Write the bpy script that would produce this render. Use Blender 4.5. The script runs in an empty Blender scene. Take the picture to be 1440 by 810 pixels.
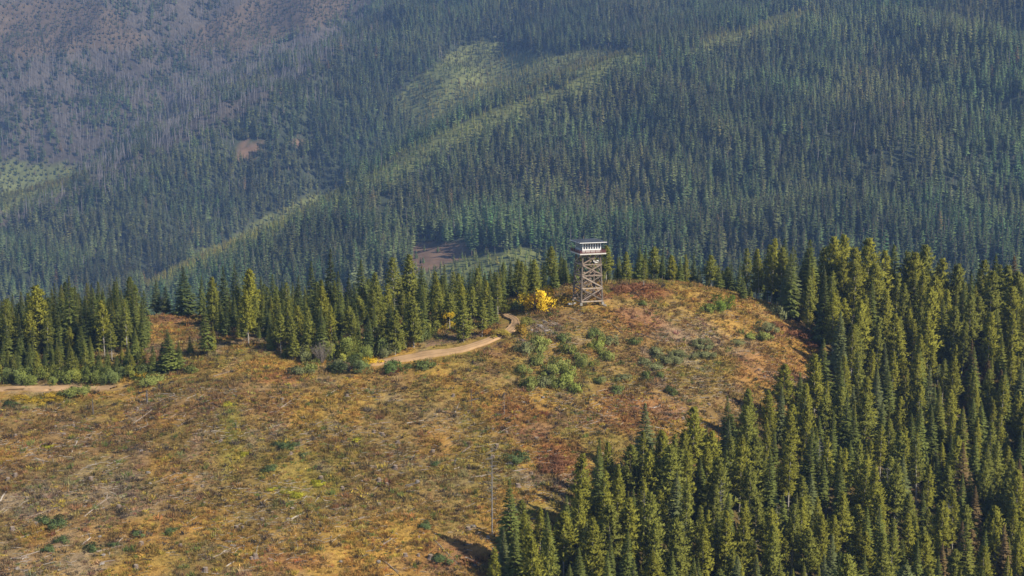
import bpy, bmesh, math, random
import numpy as np

random.seed(7)
rng = np.random.default_rng(7)
R = math.radians
scene = bpy.context.scene
col = scene.collection

# ------------------------------------------------------------------ camera
CAM_Z, PITCH, FPX = 53.0, R(8.9), 1978.0        # focal length in pixels of a 1440 wide frame
cam_d = bpy.data.cameras.new('camera')
cam = bpy.data.objects.new('camera', cam_d)
col.objects.link(cam)
cam.location = (0, 0, CAM_Z)
cam.rotation_euler = (math.pi / 2 - PITCH, 0, 0)
cam_d.sensor_width = 36
cam_d.lens = 36 * FPX / 1440
cam_d.clip_start = 1
cam_d.clip_end = 12000
scene.camera = cam

# ------------------------------------------------------------------ light
SUN_EL, SUN_AZ = R(38), R(124)     # azimuth clockwise from the view direction (+Y): 124 = from the right, slightly behind the camera
world = bpy.data.worlds.new('World')
scene.world = world
world.use_nodes = True
wn = world.node_tree
sky = wn.nodes.new('ShaderNodeTexSky')
sky.sky_type = 'NISHITA'
sky.sun_disc = False
sky.sun_elevation = SUN_EL
sky.sun_rotation = SUN_AZ
sky.altitude = 1500
wn.links.new(sky.outputs[0], wn.nodes['Background'].inputs[0])
wn.nodes['Background'].inputs[1].default_value = 0.10
sun_d = bpy.data.lights.new('sun', 'SUN')
sun_d.energy = 4.8
sun_d.angle = R(0.5)
sun_d.color = (1.0, 0.91, 0.76)
sun = bpy.data.objects.new('sun', sun_d)
col.objects.link(sun)
sun.rotation_euler = (math.pi / 2 - SUN_EL, 0, math.pi - SUN_AZ)
sun.location = (300, -100, 400)

scene.view_settings.view_transform = 'Standard'
scene.view_settings.look = 'None'
scene.view_settings.exposure = 0.75
scene.view_settings.gamma = 1.0
cy = scene.cycles
cy.max_bounces = 6
cy.diffuse_bounces = 3
cy.glossy_bounces = 2
cy.transmission_bounces = 3
cy.volume_bounces = 0
cy.transparent_max_bounces = 8
cy.use_denoising = True
cy.volume_step_rate = 10
cy.caustics_reflective = False
cy.caustics_refractive = False

# ------------------------------------------------------------------ projection helpers (used to lay the place out)
cp, sp = math.cos(PITCH), math.sin(PITCH)

def unproj(px, py, d):
    """point at plan distance d (along +Y) seen at picture point px, py"""
    u = (np.asarray(px, float) - 720) / FPX
    v = (405 - np.asarray(py, float)) / FPX
    t = d / (cp + v * sp)
    return np.stack(np.broadcast_arrays(u * t, d, CAM_Z + t * (-sp + v * cp)), -1)

def proj(x, y, z):
    zz = z - CAM_Z
    f = y * cp - zz * sp
    up = y * sp + zz * cp
    return 720 + FPX * x / f, 405 - FPX * up / f

# ------------------------------------------------------------------ noise
_perm = np.random.default_rng(3).random((256, 256))
def vnoise(x, y):
    xi = np.floor(x).astype(int); yi = np.floor(y).astype(int)
    fx = x - xi; fy = y - yi
    fx = fx * fx * (3 - 2 * fx); fy = fy * fy * (3 - 2 * fy)
    g = lambda a, b: _perm[a & 255, b & 255]
    return ((g(xi, yi) * (1 - fx) + g(xi + 1, yi) * fx) * (1 - fy) +
            (g(xi, yi + 1) * (1 - fx) + g(xi + 1, yi + 1) * fx) * fy)
def fbm(x, y, s, o=4, seed=0):
    x = np.asarray(x, float) / s + seed * 17.3; y = np.asarray(y, float) / s + seed * 9.1
    a, tot, r = 1.0, 0.0, 0.0
    for k in range(o):
        r = r + a * vnoise(x, y); tot += a
        a *= .5; x = x * 2.03 + 5.7; y = y * 2.03 + 3.1
    return r / tot
def sstep(a, b, x):
    t = np.clip((x - a) / (b - a), 0, 1); return t * t * (3 - 2 * t)

# ------------------------------------------------------------------ terrain
def in_poly(px, py, poly):
    px = np.asarray(px, float); py = np.asarray(py, float)
    r = np.zeros(np.broadcast(px, py).shape, bool)
    n = len(poly)
    for i in range(n):
        x1, y1 = poly[i]; x2, y2 = poly[(i + 1) % n]
        if y1 == y2: continue
        c = ((y1 > py) != (y2 > py)) & (px < (x2 - x1) * (py - y1) / (y2 - y1) + x1)
        r ^= c
    return r

class TPS:
    def __init__(s, P, smooth=0.0):
        s.P = P[:, :2] / 100.0; n = len(P)
        K = s.k(s.P[:, None] - s.P[None]) + np.eye(n) * smooth
        Q = np.c_[np.ones(n), s.P]
        A = np.block([[K, Q], [Q.T, np.zeros((3, 3))]])
        s.w = np.linalg.solve(A, np.r_[P[:, 2], 0, 0, 0])
    def k(s, d):
        r2 = (d ** 2).sum(-1)
        return np.where(r2 > 1e-12, .5 * r2 * np.log(np.maximum(r2, 1e-12)), 0)
    def __call__(s, x, y):
        x = np.asarray(x, float); y = np.asarray(y, float)
        sh = np.broadcast(x, y).shape
        q = np.c_[np.broadcast_to(x, sh).ravel(), np.broadcast_to(y, sh).ravel()] / 100.0
        out = np.empty(len(q))
        for i in range(0, len(q), 40000):
            qq = q[i:i + 40000]
            out[i:i + 40000] = s.k(qq[:, None] - s.P[None]) @ s.w[:-3] + s.w[-3] + qq @ s.w[-2:]
        return out.reshape(sh)

hill_pts = [  # px, py, distance
    (828, 423, 320), (740, 442, 322), (785, 425, 324), (900, 404, 334), (950, 403, 340), (1000, 408, 340), (1060, 425, 340),
    (1110, 448, 338), (1160, 490, 328), (1200, 515, 324), (830, 470, 308), (900, 450, 318), (1000, 460, 322), (1080, 480, 322),
    (0, 545, 290), (100, 545, 290), (190, 530, 293), (240, 445, 348), (250, 468, 326), (290, 482, 310), (370, 488, 302),
    (430, 505, 295), (540, 505, 292), (620, 486, 300), (640, 470, 309), (680, 473, 306), (725, 456, 313), (712, 441, 326),
    (0, 640, 256), (0, 810, 214), (180, 600, 268), (180, 720, 234), (350, 560, 272), (350, 700, 238), (350, 810, 213),
    (550, 600, 266), (540, 760, 224), (700, 560, 276), (700, 700, 240), (700, 810, 216), (850, 560, 280), (860, 650, 256),
    (1000, 540, 298), (1000, 650, 264), (1000, 810, 224), (1200, 620, 288), (1200, 810, 232),
    (1440, 520, 322), (1440, 650, 284), (1440, 810, 238), (-300, 545, 290), (-300, 810, 214), (1740, 540, 322), (1740, 810, 240)]
P = [tuple(unproj(*q)) for q in hill_pts]
for px in (-300, 200, 720, 1200, 1740):
    P.append(((px - 720) / FPX * 150, 150, -42.0))
for px, z1, z2 in ((-300, -26, -60), (0, -24, -58), (220, -14, -50), (420, -17, -52), (600, -16, -52), (780, -9, -46),
                   (950, -10, -46), (1100, -14, -48), (1280, -17, -50), (1440, -19, -52), (1740, -24, -58)):
    P.append(((px - 720) / FPX * 372, 372, z1))
    P.append(((px - 720) / FPX * 440, 440, z2))
    P.append(((px - 720) / FPX * 540, 540, z2 - 55))
hill_tps = TPS(np.array(P), 0.002)

def hill_raw(x, y):
    z = hill_tps(x, y)
    z = z + (fbm(x, y, 14, 3, 1) - .5) * 1.5 + (fbm(x, y, 3.2, 3, 2) - .5) * .55
    side = sstep(190, 300, np.abs(x))
    return z * (1 - side) + side * -150

HX0, HX1, HY0, HY1, HS = -290., 290., 140., 560., 1.25
hxs = np.arange(HX0, HX1 + .01, HS); hys = np.arange(HY0, HY1 + .01, HS)
HGX, HGY = np.meshgrid(hxs, hys)
HZ = hill_raw(HGX, HGY)
def bil(Z, x0, y0, s, x, y):
    fx = np.clip((np.asarray(x, float) - x0) / s, 0, Z.shape[1] - 1.001); fy = np.clip((np.asarray(y, float) - y0) / s, 0, Z.shape[0] - 1.001)
    i = fx.astype(int); j = fy.astype(int); a = fx - i; b = fy - j
    return (Z[j, i] * (1 - a) + Z[j, i + 1] * a) * (1 - b) + (Z[j + 1, i] * (1 - a) + Z[j + 1, i + 1] * a) * b
def H(x, y): return bil(HZ, HX0, HY0, HS, x, y)

def hit(px, py, near=150, far=460):
    """where the line of sight through px, py meets the hill"""
    ds = np.arange(near, far, .4)
    p = unproj(px, py, ds)
    below = p[:, 2] < H(p[:, 0], p[:, 1])
    i = int(np.argmax(below)) if below.any() else len(ds) - 1
    q = p[i]
    return np.array((q[0], q[1], float(H(q[0], q[1]))))

def hit_near(px, py, lim=342):
    """like hit, but a sight line that just clears the crest settles on the crest"""
    p = hit(px, py)
    if p[1] < lim: return p
    q = unproj(px, py, np.arange(290, lim, .5)); g = q[:, 2] - H(q[:, 0], q[:, 1]); q = q[int(np.argmin(g))]
    return np.array((q[0], q[1], float(H(q[0], q[1]))))

mt = [  # the far mountain: near spur crest, its faces, the middle spur, the burnt slope behind
    (180, 440, 1150), (260, 388, 1200), (365, 335, 1262), (470, 282, 1330), (600, 205, 1430), (700, 155, 1490), (870, 82, 1570),
    (1000, 55, 1650), (1140, 25, 1750), (1300, -25, 1880),
    (520, 380, 1080), (640, 372, 1090), (640, 300, 1260), (760, 365, 1080), (800, 250, 1330), (860, 330, 1160), (760, 200, 1410),
    (1000, 340, 1080), (1000, 220, 1310), (1000, 130, 1500), (1200, 350, 1040), (1200, 220, 1270), (1200, 100, 1530), (1440, 360, 1000),
    (1440, 200, 1260), (1440, 60, 1540), (1440, -60, 1800), (1700, 360, 980), (1700, 100, 1450), (1700, -80, 1850),
    (0, 425, 1330), (100, 385, 1430), (200, 392, 1440), (300, 290, 1640), (330, 345, 1560), (440, 285, 1680), (400, 210, 1770), (500, 130, 1930),
    (590, 195, 1760), (600, 70, 2050), (720, 10, 2150), (820, 70, 1860), (900, 30, 1990), (1000, 0, 2080), (1140, -20, 2050),
    (0, 318, 1560), (130, 268, 1650), (260, 205, 1770), (390, 135, 1910), (480, 85, 2040),
    (0, 295, 1900), (0, 150, 2200), (0, 0, 2520), (130, 230, 2050), (200, 150, 2220), (300, 60, 2420), (260, 160, 2120), (380, 90, 2280), (450, 0, 2560),
    (480, 50, 2360), (-300, 425, 1300), (-300, 300, 1650), (-300, 280, 1950), (-300, 100, 2320), (-300, -60, 2620),
    (800, 108, 1690), (690, 150, 1640), (200, -120, 2850), (720, -120, 2600), (1140, -160, 2600), (1700, -220, 2500)]
P = [tuple(unproj(*q)) for q in mt]
for x in (-1600, -700, 0, 700, 1600):
    for y, z in ((100, -165), (560, -165), (850, -150)):
        P.append((x, y, z))
for x, z in ((-1600, 300), (-700, 340), (0, 360), (700, 380), (1600, 400)):
    P.append((x, 3100, z))
mt_tps = TPS(np.array(P), 0.001)
MX0, MX1, MY0, MY1, MS = -1500., 1500., 100., 3060., 10.
mxs = np.arange(MX0, MX1 + .01, MS); mys = np.arange(MY0, MY1 + .01, MS)
MGX, MGY = np.meshgrid(mxs, mys)
crest = np.array([unproj(*q)[:2] for q in mt[:10]])
cd = np.full(MGX.shape, 1e9)
for a_, b_ in zip(crest[:-1], crest[1:]):
    d_ = b_ - a_; t_ = np.clip(((MGX - a_[0]) * d_[0] + (MGY - a_[1]) * d_[1]) / (d_ @ d_), 0, 1)
    cd = np.minimum(cd, np.hypot(MGX - a_[0] - d_[0] * t_, MGY - a_[1] - d_[1] * t_))
MZ = mt_tps(MGX, MGY) + (.12 + .88 * sstep(20, 170, cd)) * ((fbm(MGX, MGY, 150, 4, 5) - .5) * 50 + (np.abs(fbm(MGX + .25 * MGY, MGY * .3, 120, 3, 6) - .5) - .12) * 75) * sstep(850, 1200, MGY)
MZ = np.clip(MZ, -190, 520)
def M(x, y): return bil(MZ, MX0, MY0, MS, x, y)

# ------------------------------------------------------------------ materials
MAT = {}
def nm(name):
    m = bpy.data.materials.new(name); m.use_nodes = True
    nt = m.node_tree; b = nt.nodes['Principled BSDF']
    MAT[name] = m
    return m, nt, b
def N(nt, t, **kw):
    n = nt.nodes.new(t)
    for k, v in kw.items(): setattr(n, k, v)
    return n
def ramp(nt, fac, stops):
    r = N(nt, 'ShaderNodeValToRGB')
    e = r.color_ramp.elements
    while len(e) < len(stops): e.new(.5)
    for el, (p, c) in zip(e, stops):
        el.position = p; el.color = (*c, 1)
    nt.links.new(fac, r.inputs[0]); return r.outputs[0]
def mul(nt, a, b, f=1.0, mode='MULTIPLY'):
    m = N(nt, 'ShaderNodeMix', data_type='RGBA', blend_type=mode)
    m.inputs[0].default_value = f
    nt.links.new(a, m.inputs[6])
    if isinstance(b, tuple): m.inputs[7].default_value = (*b, 1)
    else: nt.links.new(b, m.inputs[7])
    return m.outputs[2]
def objnoise(nt, scale, detail=3, rough=.55):
    tc = N(nt, 'ShaderNodeTexCoord'); nz = N(nt, 'ShaderNodeTexNoise')
    nz.inputs['Scale'].default_value = scale; nz.inputs['Detail'].default_value = detail; nz.inputs['Roughness'].default_value = rough
    nt.links.new(tc.outputs['Object'], nz.inputs['Vector']); return nz.outputs['Fac']

def plain(name, c, rough=.8, var=.35, scale=3.0, spec=.25, metal=0.0, bump=0.0):
    m, nt, b = nm(name)
    f = objnoise(nt, scale)
    lo = tuple(x * (1 - var) for x in c); hi = tuple(min(1, x * (1 + var)) for x in c)
    nt.links.new(ramp(nt, f, ((.3, lo), (.7, hi))), b.inputs['Base Color'])
    b.inputs['Roughness'].default_value = rough
    b.inputs['Specular IOR Level'].default_value = spec
    b.inputs['Metallic'].default_value = metal
    if bump:
        bp = N(nt, 'ShaderNodeBump'); bp.inputs['Strength'].default_value = bump
        nt.links.new(f, bp.inputs['Height']); nt.links.new(bp.outputs[0], b.inputs['Normal'])
    return m

def leafy(name, instanced, noise=1.2, transl=.25, contrast=.45):
    """foliage: colour from the object's (or the scattered piece's) own tint, broken up by leaf to leaf variation"""
    m, nt, b = nm(name)
    if instanced:
        a = N(nt, 'ShaderNodeAttribute', attribute_name='tint', attribute_type='INSTANCER'); tint = a.outputs['Color']
    else:
        a = N(nt, 'ShaderNodeObjectInfo'); tint = a.outputs['Color']
    f = objnoise(nt, noise, 4, .65)
    v = ramp(nt, f, ((.28, (1 - contrast,) * 3), (.5, (1, 1, 1)), (.75, (1 + contrast, 1 + contrast * .9, 1 + contrast * .4))))
    c = mul(nt, tint, v)
    b.inputs['Roughness'].default_value = .75
    b.inputs['Specular IOR Level'].default_value = .18
    nt.links.new(c, b.inputs['Base Color'])
    tr = N(nt, 'ShaderNodeBsdfTranslucent'); nt.links.new(c, tr.inputs[0])
    mx = N(nt, 'ShaderNodeMixShader'); mx.inputs[0].default_value = transl
    nt.links.new(b.outputs[0], mx.inputs[1]); nt.links.new(tr.outputs[0], mx.inputs[2])
    nt.links.new(mx.outputs[0], nt.nodes['Material Output'].inputs[0])
    return m
leafy('needles', False, 0.9, .45, .22); leafy('needles_scattered', True, 0.9, .45, .25); leafy('leaves', False, 2.2, .38, .35); leafy('cover', True, 2.5, .2, .35)
plain('bark', (.11, .085, .065), .9, .4, 2.0); plain('pale_bark', (.30, .27, .23), .9, .35, 2.0)
plain('snag_wood', (.17, .16, .155), .85, .3, .5); plain('burnt_wood', (.155, .14, .132), .9, .4, .05)
plain('log_wood', (.245, .195, .15), .85, .4, 1.2); plain('log_dark', (.10, .085, .075), .9, .5, 1.2); plain('log_pale', (.36, .315, .265), .8, .3, 1.5)
plain('stump_wood', (.16, .12, .095), .9, .5, 3); plain('stump_top', (.27, .205, .14), .85, .25, 5)
plain('twig', (.20, .165, .14), .9, .2, 1); plain('rock', (.20, .17, .145), .9, .3, 1.5, bump=.4)
plain('timber', (.21, .158, .118), .9, .3, 2.5); plain('timber_grey', (.12, .096, .076), .9, .3, 2.5); plain('timber_pale', (.31, .245, .185), .9, .25, 2.5); plain('timber_dark', (.16, .125, .10), .85, .3, 2.5)
plain('white_paint', (.66, .65, .62), .6, .06, 2); plain('maroon_paint', (.11, .038, .034), .65, .2, 2)
plain('cream_paint', (.50, .47, .42), .7, .1, 2); plain('white_paint_shaded', (.42, .43, .42), .7, .1, 2); plain('roof_metal', (.048, .056, .072), .8, .12, 1.0, .1, 0.0)  # the cabin's white is darkened here for its shaded sides
plain('concrete', (.25, .23, .2), .9, .15, 2)
m, nt, b = nm('glass'); b.inputs['Base Color'].default_value = (.035, .05, .085, 1); b.inputs['Roughness'].default_value = .12; b.inputs['Specular IOR Level'].default_value = .6
plain('dirt', (.31, .20, .105), .95, .25, .35, .1, bump=.2); plain('dirt_dark', (.15, .095, .055), .95, .3, .35, .1, bump=.2)

# hill ground: colour of the plants and soil that grow there (vertex attribute) + finer soil noise
m, nt, b = nm('hill_ground')
at = N(nt, 'ShaderNodeAttribute', attribute_name='soil')
f1 = objnoise(nt, .9, 6, .7); f2 = objnoise(nt, 4.0, 4, .7)
c = mul(nt, at.outputs['Color'], ramp(nt, f1, ((.3, (.55, .52, .5)), (.5, (1, 1, 1)), (.72, (1.4, 1.35, 1.2)))))
c = mul(nt, c, ramp(nt, f2, ((.3, (.6, .58, .55)), (.7, (1.3, 1.3, 1.3)))))
nt.links.new(c, b.inputs['Base Color']); b.inputs['Roughness'].default_value = .95; b.inputs['Specular IOR Level'].default_value = .1
bp = N(nt, 'ShaderNodeBump'); bp.inputs['Strength'].default_value = .8; bp.inputs['Distance'].default_value = .4
nt.links.new(f1, bp.inputs['Height']); nt.links.new(bp.outputs[0], b.inputs['Normal'])
m, nt, b = nm('mountain_ground')
at = N(nt, 'ShaderNodeAttribute', attribute_name='soil')
f1 = objnoise(nt, .08, 6, .7)
c = mul(nt, at.outputs['Color'], ramp(nt, f1, ((.3, (.6, .6, .6)), (.7, (1.35, 1.35, 1.3)))))
nt.links.new(c, b.inputs['Base Color']); b.inputs['Roughness'].default_value = .95; b.inputs['Specular IOR Level'].default_value = .1

# ------------------------------------------------------------------ mesh helpers
def soften(me, soft):
    """foliage normals that lean outwards from the plant's axis (or its centre), so a crown is lit as one full body"""
    up, rnd_, cz = soft
    n = len(me.vertices); co = np.empty(n * 3); me.vertices.foreach_get('co', co); co = co.reshape(-1, 3)
    r = co.copy(); r[:, 2] = 0 if cz is None else (co[:, 2] - cz)
    r /= np.linalg.norm(r, axis=1, keepdims=True) + .12
    g = np.random.default_rng(n); k = g.normal(0, rnd_, (n // 4 + 1, 3)).repeat(4, 0)[:n]
    w = r + np.array((0, 0, up)) + k; w /= np.linalg.norm(w, axis=1, keepdims=True)
    flip = [p.index for p in me.polygons if p.normal.dot(w[p.vertices[0]]) < 0 and len(p.vertices) == 4]
    if flip:
        bm = bmesh.new(); bm.from_mesh(me); bm.faces.ensure_lookup_table()
        bmesh.ops.reverse_faces(bm, faces=[bm.faces[i] for i in flip]); bm.to_mesh(me); bm.free()
    me.polygons.foreach_set('use_smooth', np.ones(len(me.polygons), bool))
    me.normals_split_custom_set_from_vertices(w)
    me.update()

class MB:
    def __init__(s): s.v = []; s.f = []; s.mi = []
    def add(s, vs, fs, mi=0):
        o = len(s.v); s.v.extend(tuple(map(float, v)) for v in vs); s.f.extend(tuple(i + o for i in f) for f in fs); s.mi.extend([mi] * len(fs))
    def box(s, c, d, mi=0):
        x, y, z = c; a, b_, c_ = d[0] / 2, d[1] / 2, d[2] / 2
        s.add([(x + i * a, y + j * b_, z + k * c_) for k in (-1, 1) for j in (-1, 1) for i in (-1, 1)],
              [(0, 2, 3, 1), (4, 5, 7, 6), (0, 1, 5, 4), (2, 6, 7, 3), (0, 4, 6, 2), (1, 3, 7, 5)], mi)
    def bar(s, p, q, w, h=None, mi=0):
        """square timber from p to q"""
        p = np.array(p, float); q = np.array(q, float); h = h or w
        d = q - p; d /= np.linalg.norm(d)
        up = np.array((0, 0, 1.)) if abs(d[2]) < .9 else np.array((0, 1., 0))
        a = np.cross(d, up); a /= np.linalg.norm(a); b_ = np.cross(a, d)
        vs = [e + a * i * w / 2 + b_ * j * h / 2 for e in (p, q) for j in (-1, 1) for i in (-1, 1)]
        s.add(vs, [(0, 1, 3, 2), (4, 6, 7, 5), (0, 4, 5, 1), (2, 3, 7, 6), (0, 2, 6, 4), (1, 5, 7, 3)], mi)
    def tube(s, pts, rad, n=6, mi=0, cap=True):
        pts = [np.array(p, float) for p in pts]; o = len(s.v); vs = []
        for i, p in enumerate(pts):
            d = pts[min(i + 1, len(pts) - 1)] - pts[max(i - 1, 0)]; d /= (np.linalg.norm(d) + 1e-9)
            up = np.array((1., 0, 0)) if abs(d[2]) > .8 else np.array((0, 0, 1.))
            a = np.cross(d, up); a /= np.linalg.norm(a); b_ = np.cross(d, a)
            vs += [p + rad[i] * (a * math.cos(t) + b_ * math.sin(t)) for t in (2 * math.pi * k / n for k in range(n))]
        fs = [(i * n + k, i * n + (k + 1) % n, (i + 1) * n + (k + 1) % n, (i + 1) * n + k) for i in range(len(pts) - 1) for k in range(n)]
        if cap: fs += [tuple(range(n))[::-1], tuple((len(pts) - 1) * n + k for k in range(n))]
        s.add(vs, fs, mi)
    def spray(s, p, d, L, w, up, mi=0, fold=.12):
        """one leaf-shaped spray of needles or leaves"""
        sd = np.cross(d, up); n_ = np.linalg.norm(sd)
        sd = sd / n_ if n_ > 1e-6 else np.array((1., 0, 0))
        mid = p + d * L * .48
        s.add([p, mid + sd * w * .5 - up * w * fold, p + d * L, mid - sd * w * .5 - up * w * fold], [(0, 1, 2, 3)], mi)
    def mesh(s, name, mats, soft=None):
        me = bpy.data.meshes.new(name); me.from_pydata(s.v, [], s.f)
        for m_ in mats: me.materials.append(MAT[m_])
        if len(mats) > 1: me.polygons.foreach_set('material_index', s.mi)
        me.update()
        if soft: soften(me, soft)
        return me
    def build(s, name, mats, parent=None, color=None):
        if isinstance(mats, str): mats = [mats]
        return put(name, s.mesh(name, mats), parent, color)
def put(name, me, parent=None, color=None):
    o = bpy.data.objects.new(name, me); col.objects.link(o)
    if parent: o.parent = parent
    if color is not None: o.color = (*color, 1)
    return o
def tag(o, label, cat, group=None):
    o['label'] = label; o['category'] = cat
    if group: o['group'] = group
    return o
def thing(name, label, cat, loc, rz=0, group=None, scale=(1, 1, 1)):
    o = bpy.data.objects.new(name, None); col.objects.link(o)
    o.location = loc; o.rotation_euler = (0, 0, rz); o.scale = scale
    o.empty_display_size = .5
    return tag(o, label, cat, group)
def grid_mesh(name, X, Y, Z, soil, mat):
    ny, nx = X.shape
    me = bpy.data.meshes.new(name)
    v = np.stack((X, Y, Z), -1).reshape(-1, 3)
    i = np.arange(nx * ny).reshape(ny, nx)
    q = np.stack((i[:-1, :-1], i[:-1, 1:], i[1:, 1:], i[1:, :-1]), -1).reshape(-1, 4)
    me.vertices.add(len(v)); me.vertices.foreach_set('co', v.ravel())
    me.loops.add(q.size); me.loops.foreach_set('vertex_index', q.ravel().astype(np.int32))
    me.polygons.add(len(q)); me.polygons.foreach_set('loop_start', np.arange(0, q.size, 4, dtype=np.int32))
    me.update(calc_edges=True); me.validate()
    me.polygons.foreach_set('use_smooth', np.ones(len(q), bool))
    if soil is not None:
        a = me.attributes.new('soil', 'FLOAT_COLOR', 'POINT')
        a.data.foreach_set('color', np.c_[soil.reshape(-1, 3), np.ones(len(v))].ravel())
    me.materials.append(MAT[mat])
    return put(name, me)

# the graded dirt track and road: the hill is cut down a little under them
TRACK_LO = [(482, 513), (545, 509), (600, 502), (645, 495), (690, 481), (722, 466), (732, 452), (718, 441)]
TRACK_UP = [(484, 510), (545, 504), (598, 494), (643, 488), (686, 474), (711, 460), (716, 450), (704, 442)]
ROAD_LO = [(-60, 550), (0, 549), (60, 549), (110, 548), (155, 546)]
ROAD_UP = [(-60, 544), (0, 544), (60, 543), (110, 543), (165, 543)]
def smooth_grid(Z, k):
    for _ in range(k):
        Z = Z.copy(); Z[1:-1, 1:-1] = (Z[1:-1, 1:-1] * 2 + Z[:-2, 1:-1] + Z[2:, 1:-1] + Z[1:-1, :-2] + Z[1:-1, 2:]) / 6
    return Z
HS0 = smooth_grid(HZ, 5)
road_xy = [([hit(*p)[:2] for p in lo], [hit(*p)[:2] for p in up]) for lo, up in ((TRACK_LO, TRACK_UP), (ROAD_LO, ROAD_UP))]
cutw = np.zeros_like(HZ)
for lo, up in road_xy:
    poly = [tuple(p) for p in lo] + [tuple(p) for p in up[::-1]]
    cutw = np.maximum(cutw, in_poly(HGX, HGY, poly).astype(float))
    for a_, b_ in zip((np.array(lo) + np.array(up))[:-1] / 2, (np.array(lo) + np.array(up))[1:] / 2):
        d_ = b_ - a_; t_ = np.clip(((HGX - a_[0]) * d_[0] + (HGY - a_[1]) * d_[1]) / (d_ @ d_), 0, 1)
        cutw = np.maximum(cutw, 1 - sstep(2.2, 4.2, np.hypot(HGX - a_[0] - d_[0] * t_, HGY - a_[1] - d_[1] * t_)))
cutw = np.clip(smooth_grid(cutw, 1) * 1.5, 0, 1)
HZ = HZ * (1 - cutw) + (HS0 - .35) * cutw

# ------------------------------------------------------------------ what grows where on the hill (real plant and soil colours)
GOLD, OLIVE, RED, BROWN, GREY, YGREEN, FLOOR = [np.array(c) for c in (
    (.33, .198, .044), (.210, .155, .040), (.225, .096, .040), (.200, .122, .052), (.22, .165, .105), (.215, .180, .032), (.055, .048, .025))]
soil_spots = [  # px, py, radius x, radius y, colour, strength
    (905, 412, 60, 12, RED, .9), (890, 450, 45, 22, RED, .55), (1000, 420, 70, 22, GOLD, .7), (1060, 450, 60, 26, GOLD, .6), (1120, 470, 45, 22, RED, .6),
    (1120, 500, 60, 25, GOLD, .8), (985, 480, 60, 25, GREY, .4), (1080, 520, 60, 30, RED, .5), (1000, 560, 90, 35, BROWN, .5), (880, 580, 80, 40, RED, .55),
    (790, 640, 50, 28, RED, .8), (730, 590, 60, 40, RED, .45), (660, 550, 70, 30, GOLD, .4), (550, 560, 90, 30, OLIVE, .35), (690, 740, 40, 50, GOLD, .7),
    (610, 700, 80, 50, OLIVE, .5), (500, 760, 130, 45, GOLD, .65), (400, 790, 60, 15, RED, .6), (350, 700, 90, 30, OLIVE, .5), (325, 620, 22, 60, YGREEN, .7),
    (440, 690, 60, 30, YGREEN, .5), (120, 700, 130, 70, GREY, .45), (60, 620, 100, 40, BROWN, .6), (200, 620, 80, 40, BROWN, .5), (385, 520, 55, 22, GOLD, .8),
    (400, 530, 35, 10, RED, .6), (300, 540, 60, 20, BROWN, .4), (240, 446, 45, 14, RED, .6), (230, 470, 40, 14, GOLD, .6), (100, 565, 100, 10, YGREEN, .5), (240, 570, 60, 30, BROWN, .5),
    (765, 462, 30, 14, GREY, .8), (690, 490, 40, 16, RED, .4), (800, 445, 50, 18, BROWN, .6), (560, 530, 60, 18, BROWN, .5), (790, 520, 60, 40, OLIVE, .5), (60, 790, 80, 25, GREY, .4),
    (250, 780, 90, 25, OLIVE, .5), (100, 660, 60, 25, OLIVE, .35), (640, 780, 60, 20, RED, .5)]
def stand_poly():
    q = [(690, 870), (708, 800), (775, 762), (840, 720), (895, 680), (975, 660), (1050, 625), (1112, 588), (1165, 560), (1178, 530), (1160, 492), (1128, 462), (1098, 440)]
    p = [tuple(hit(*a)[:2]) for a in q]
    p += [((1085 - 720) / FPX * 352, 352), ((1110 - 720) / FPX * 372, 372), (150, 372), (172, 330), (160, 200), (40, 190)]
    return p
RP = stand_poly()

def soil_colour(x, y):
    z = H(x, y); px, py = proj(x, y, z)
    n1 = fbm(x, y, 16, 4, 11); n2 = fbm(x, y, 9, 4, 12); n3 = fbm(x, y, 5, 4, 13)
    c = np.empty(np.shape(x) + (3,)); c[...] = BROWN * .55 + OLIVE * .45
    def mixc(c, k, t): return c + (k - c) * t[..., None]
    c = mixc(c, OLIVE, sstep(.45, .65, n1)); c = mixc(c, GOLD, .75 * sstep(.5, .66, n2))
    c = mixc(c, GREY, .7 * sstep(.56, .7, n3)); c = mixc(c, RED, .28 * sstep(.55, .7, fbm(x, y, 11, 4, 14)))
    for sx, sy, rx, ry, k, s in soil_spots:
        e = np.exp(-((px - sx) / rx) ** 2 - ((py - sy) / ry) ** 2)
        e = sstep(.25, .75, e + (n3 - .5) * .9) * s
        c = mixc(c, k, e)
    w = fbm(x, y, 2.2, 2, 15)
    c = c * (.75 + .5 * w)[..., None]
    return c, px, py

hs, hpx, hpy = soil_colour(HGX, HGY)
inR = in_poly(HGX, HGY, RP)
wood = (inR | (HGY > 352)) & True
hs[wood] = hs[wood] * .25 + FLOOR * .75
hill = grid_mesh('hillside_ground', HGX, HGY, HZ, hs, 'hill_ground'); hill['kind'] = 'structure'

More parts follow.
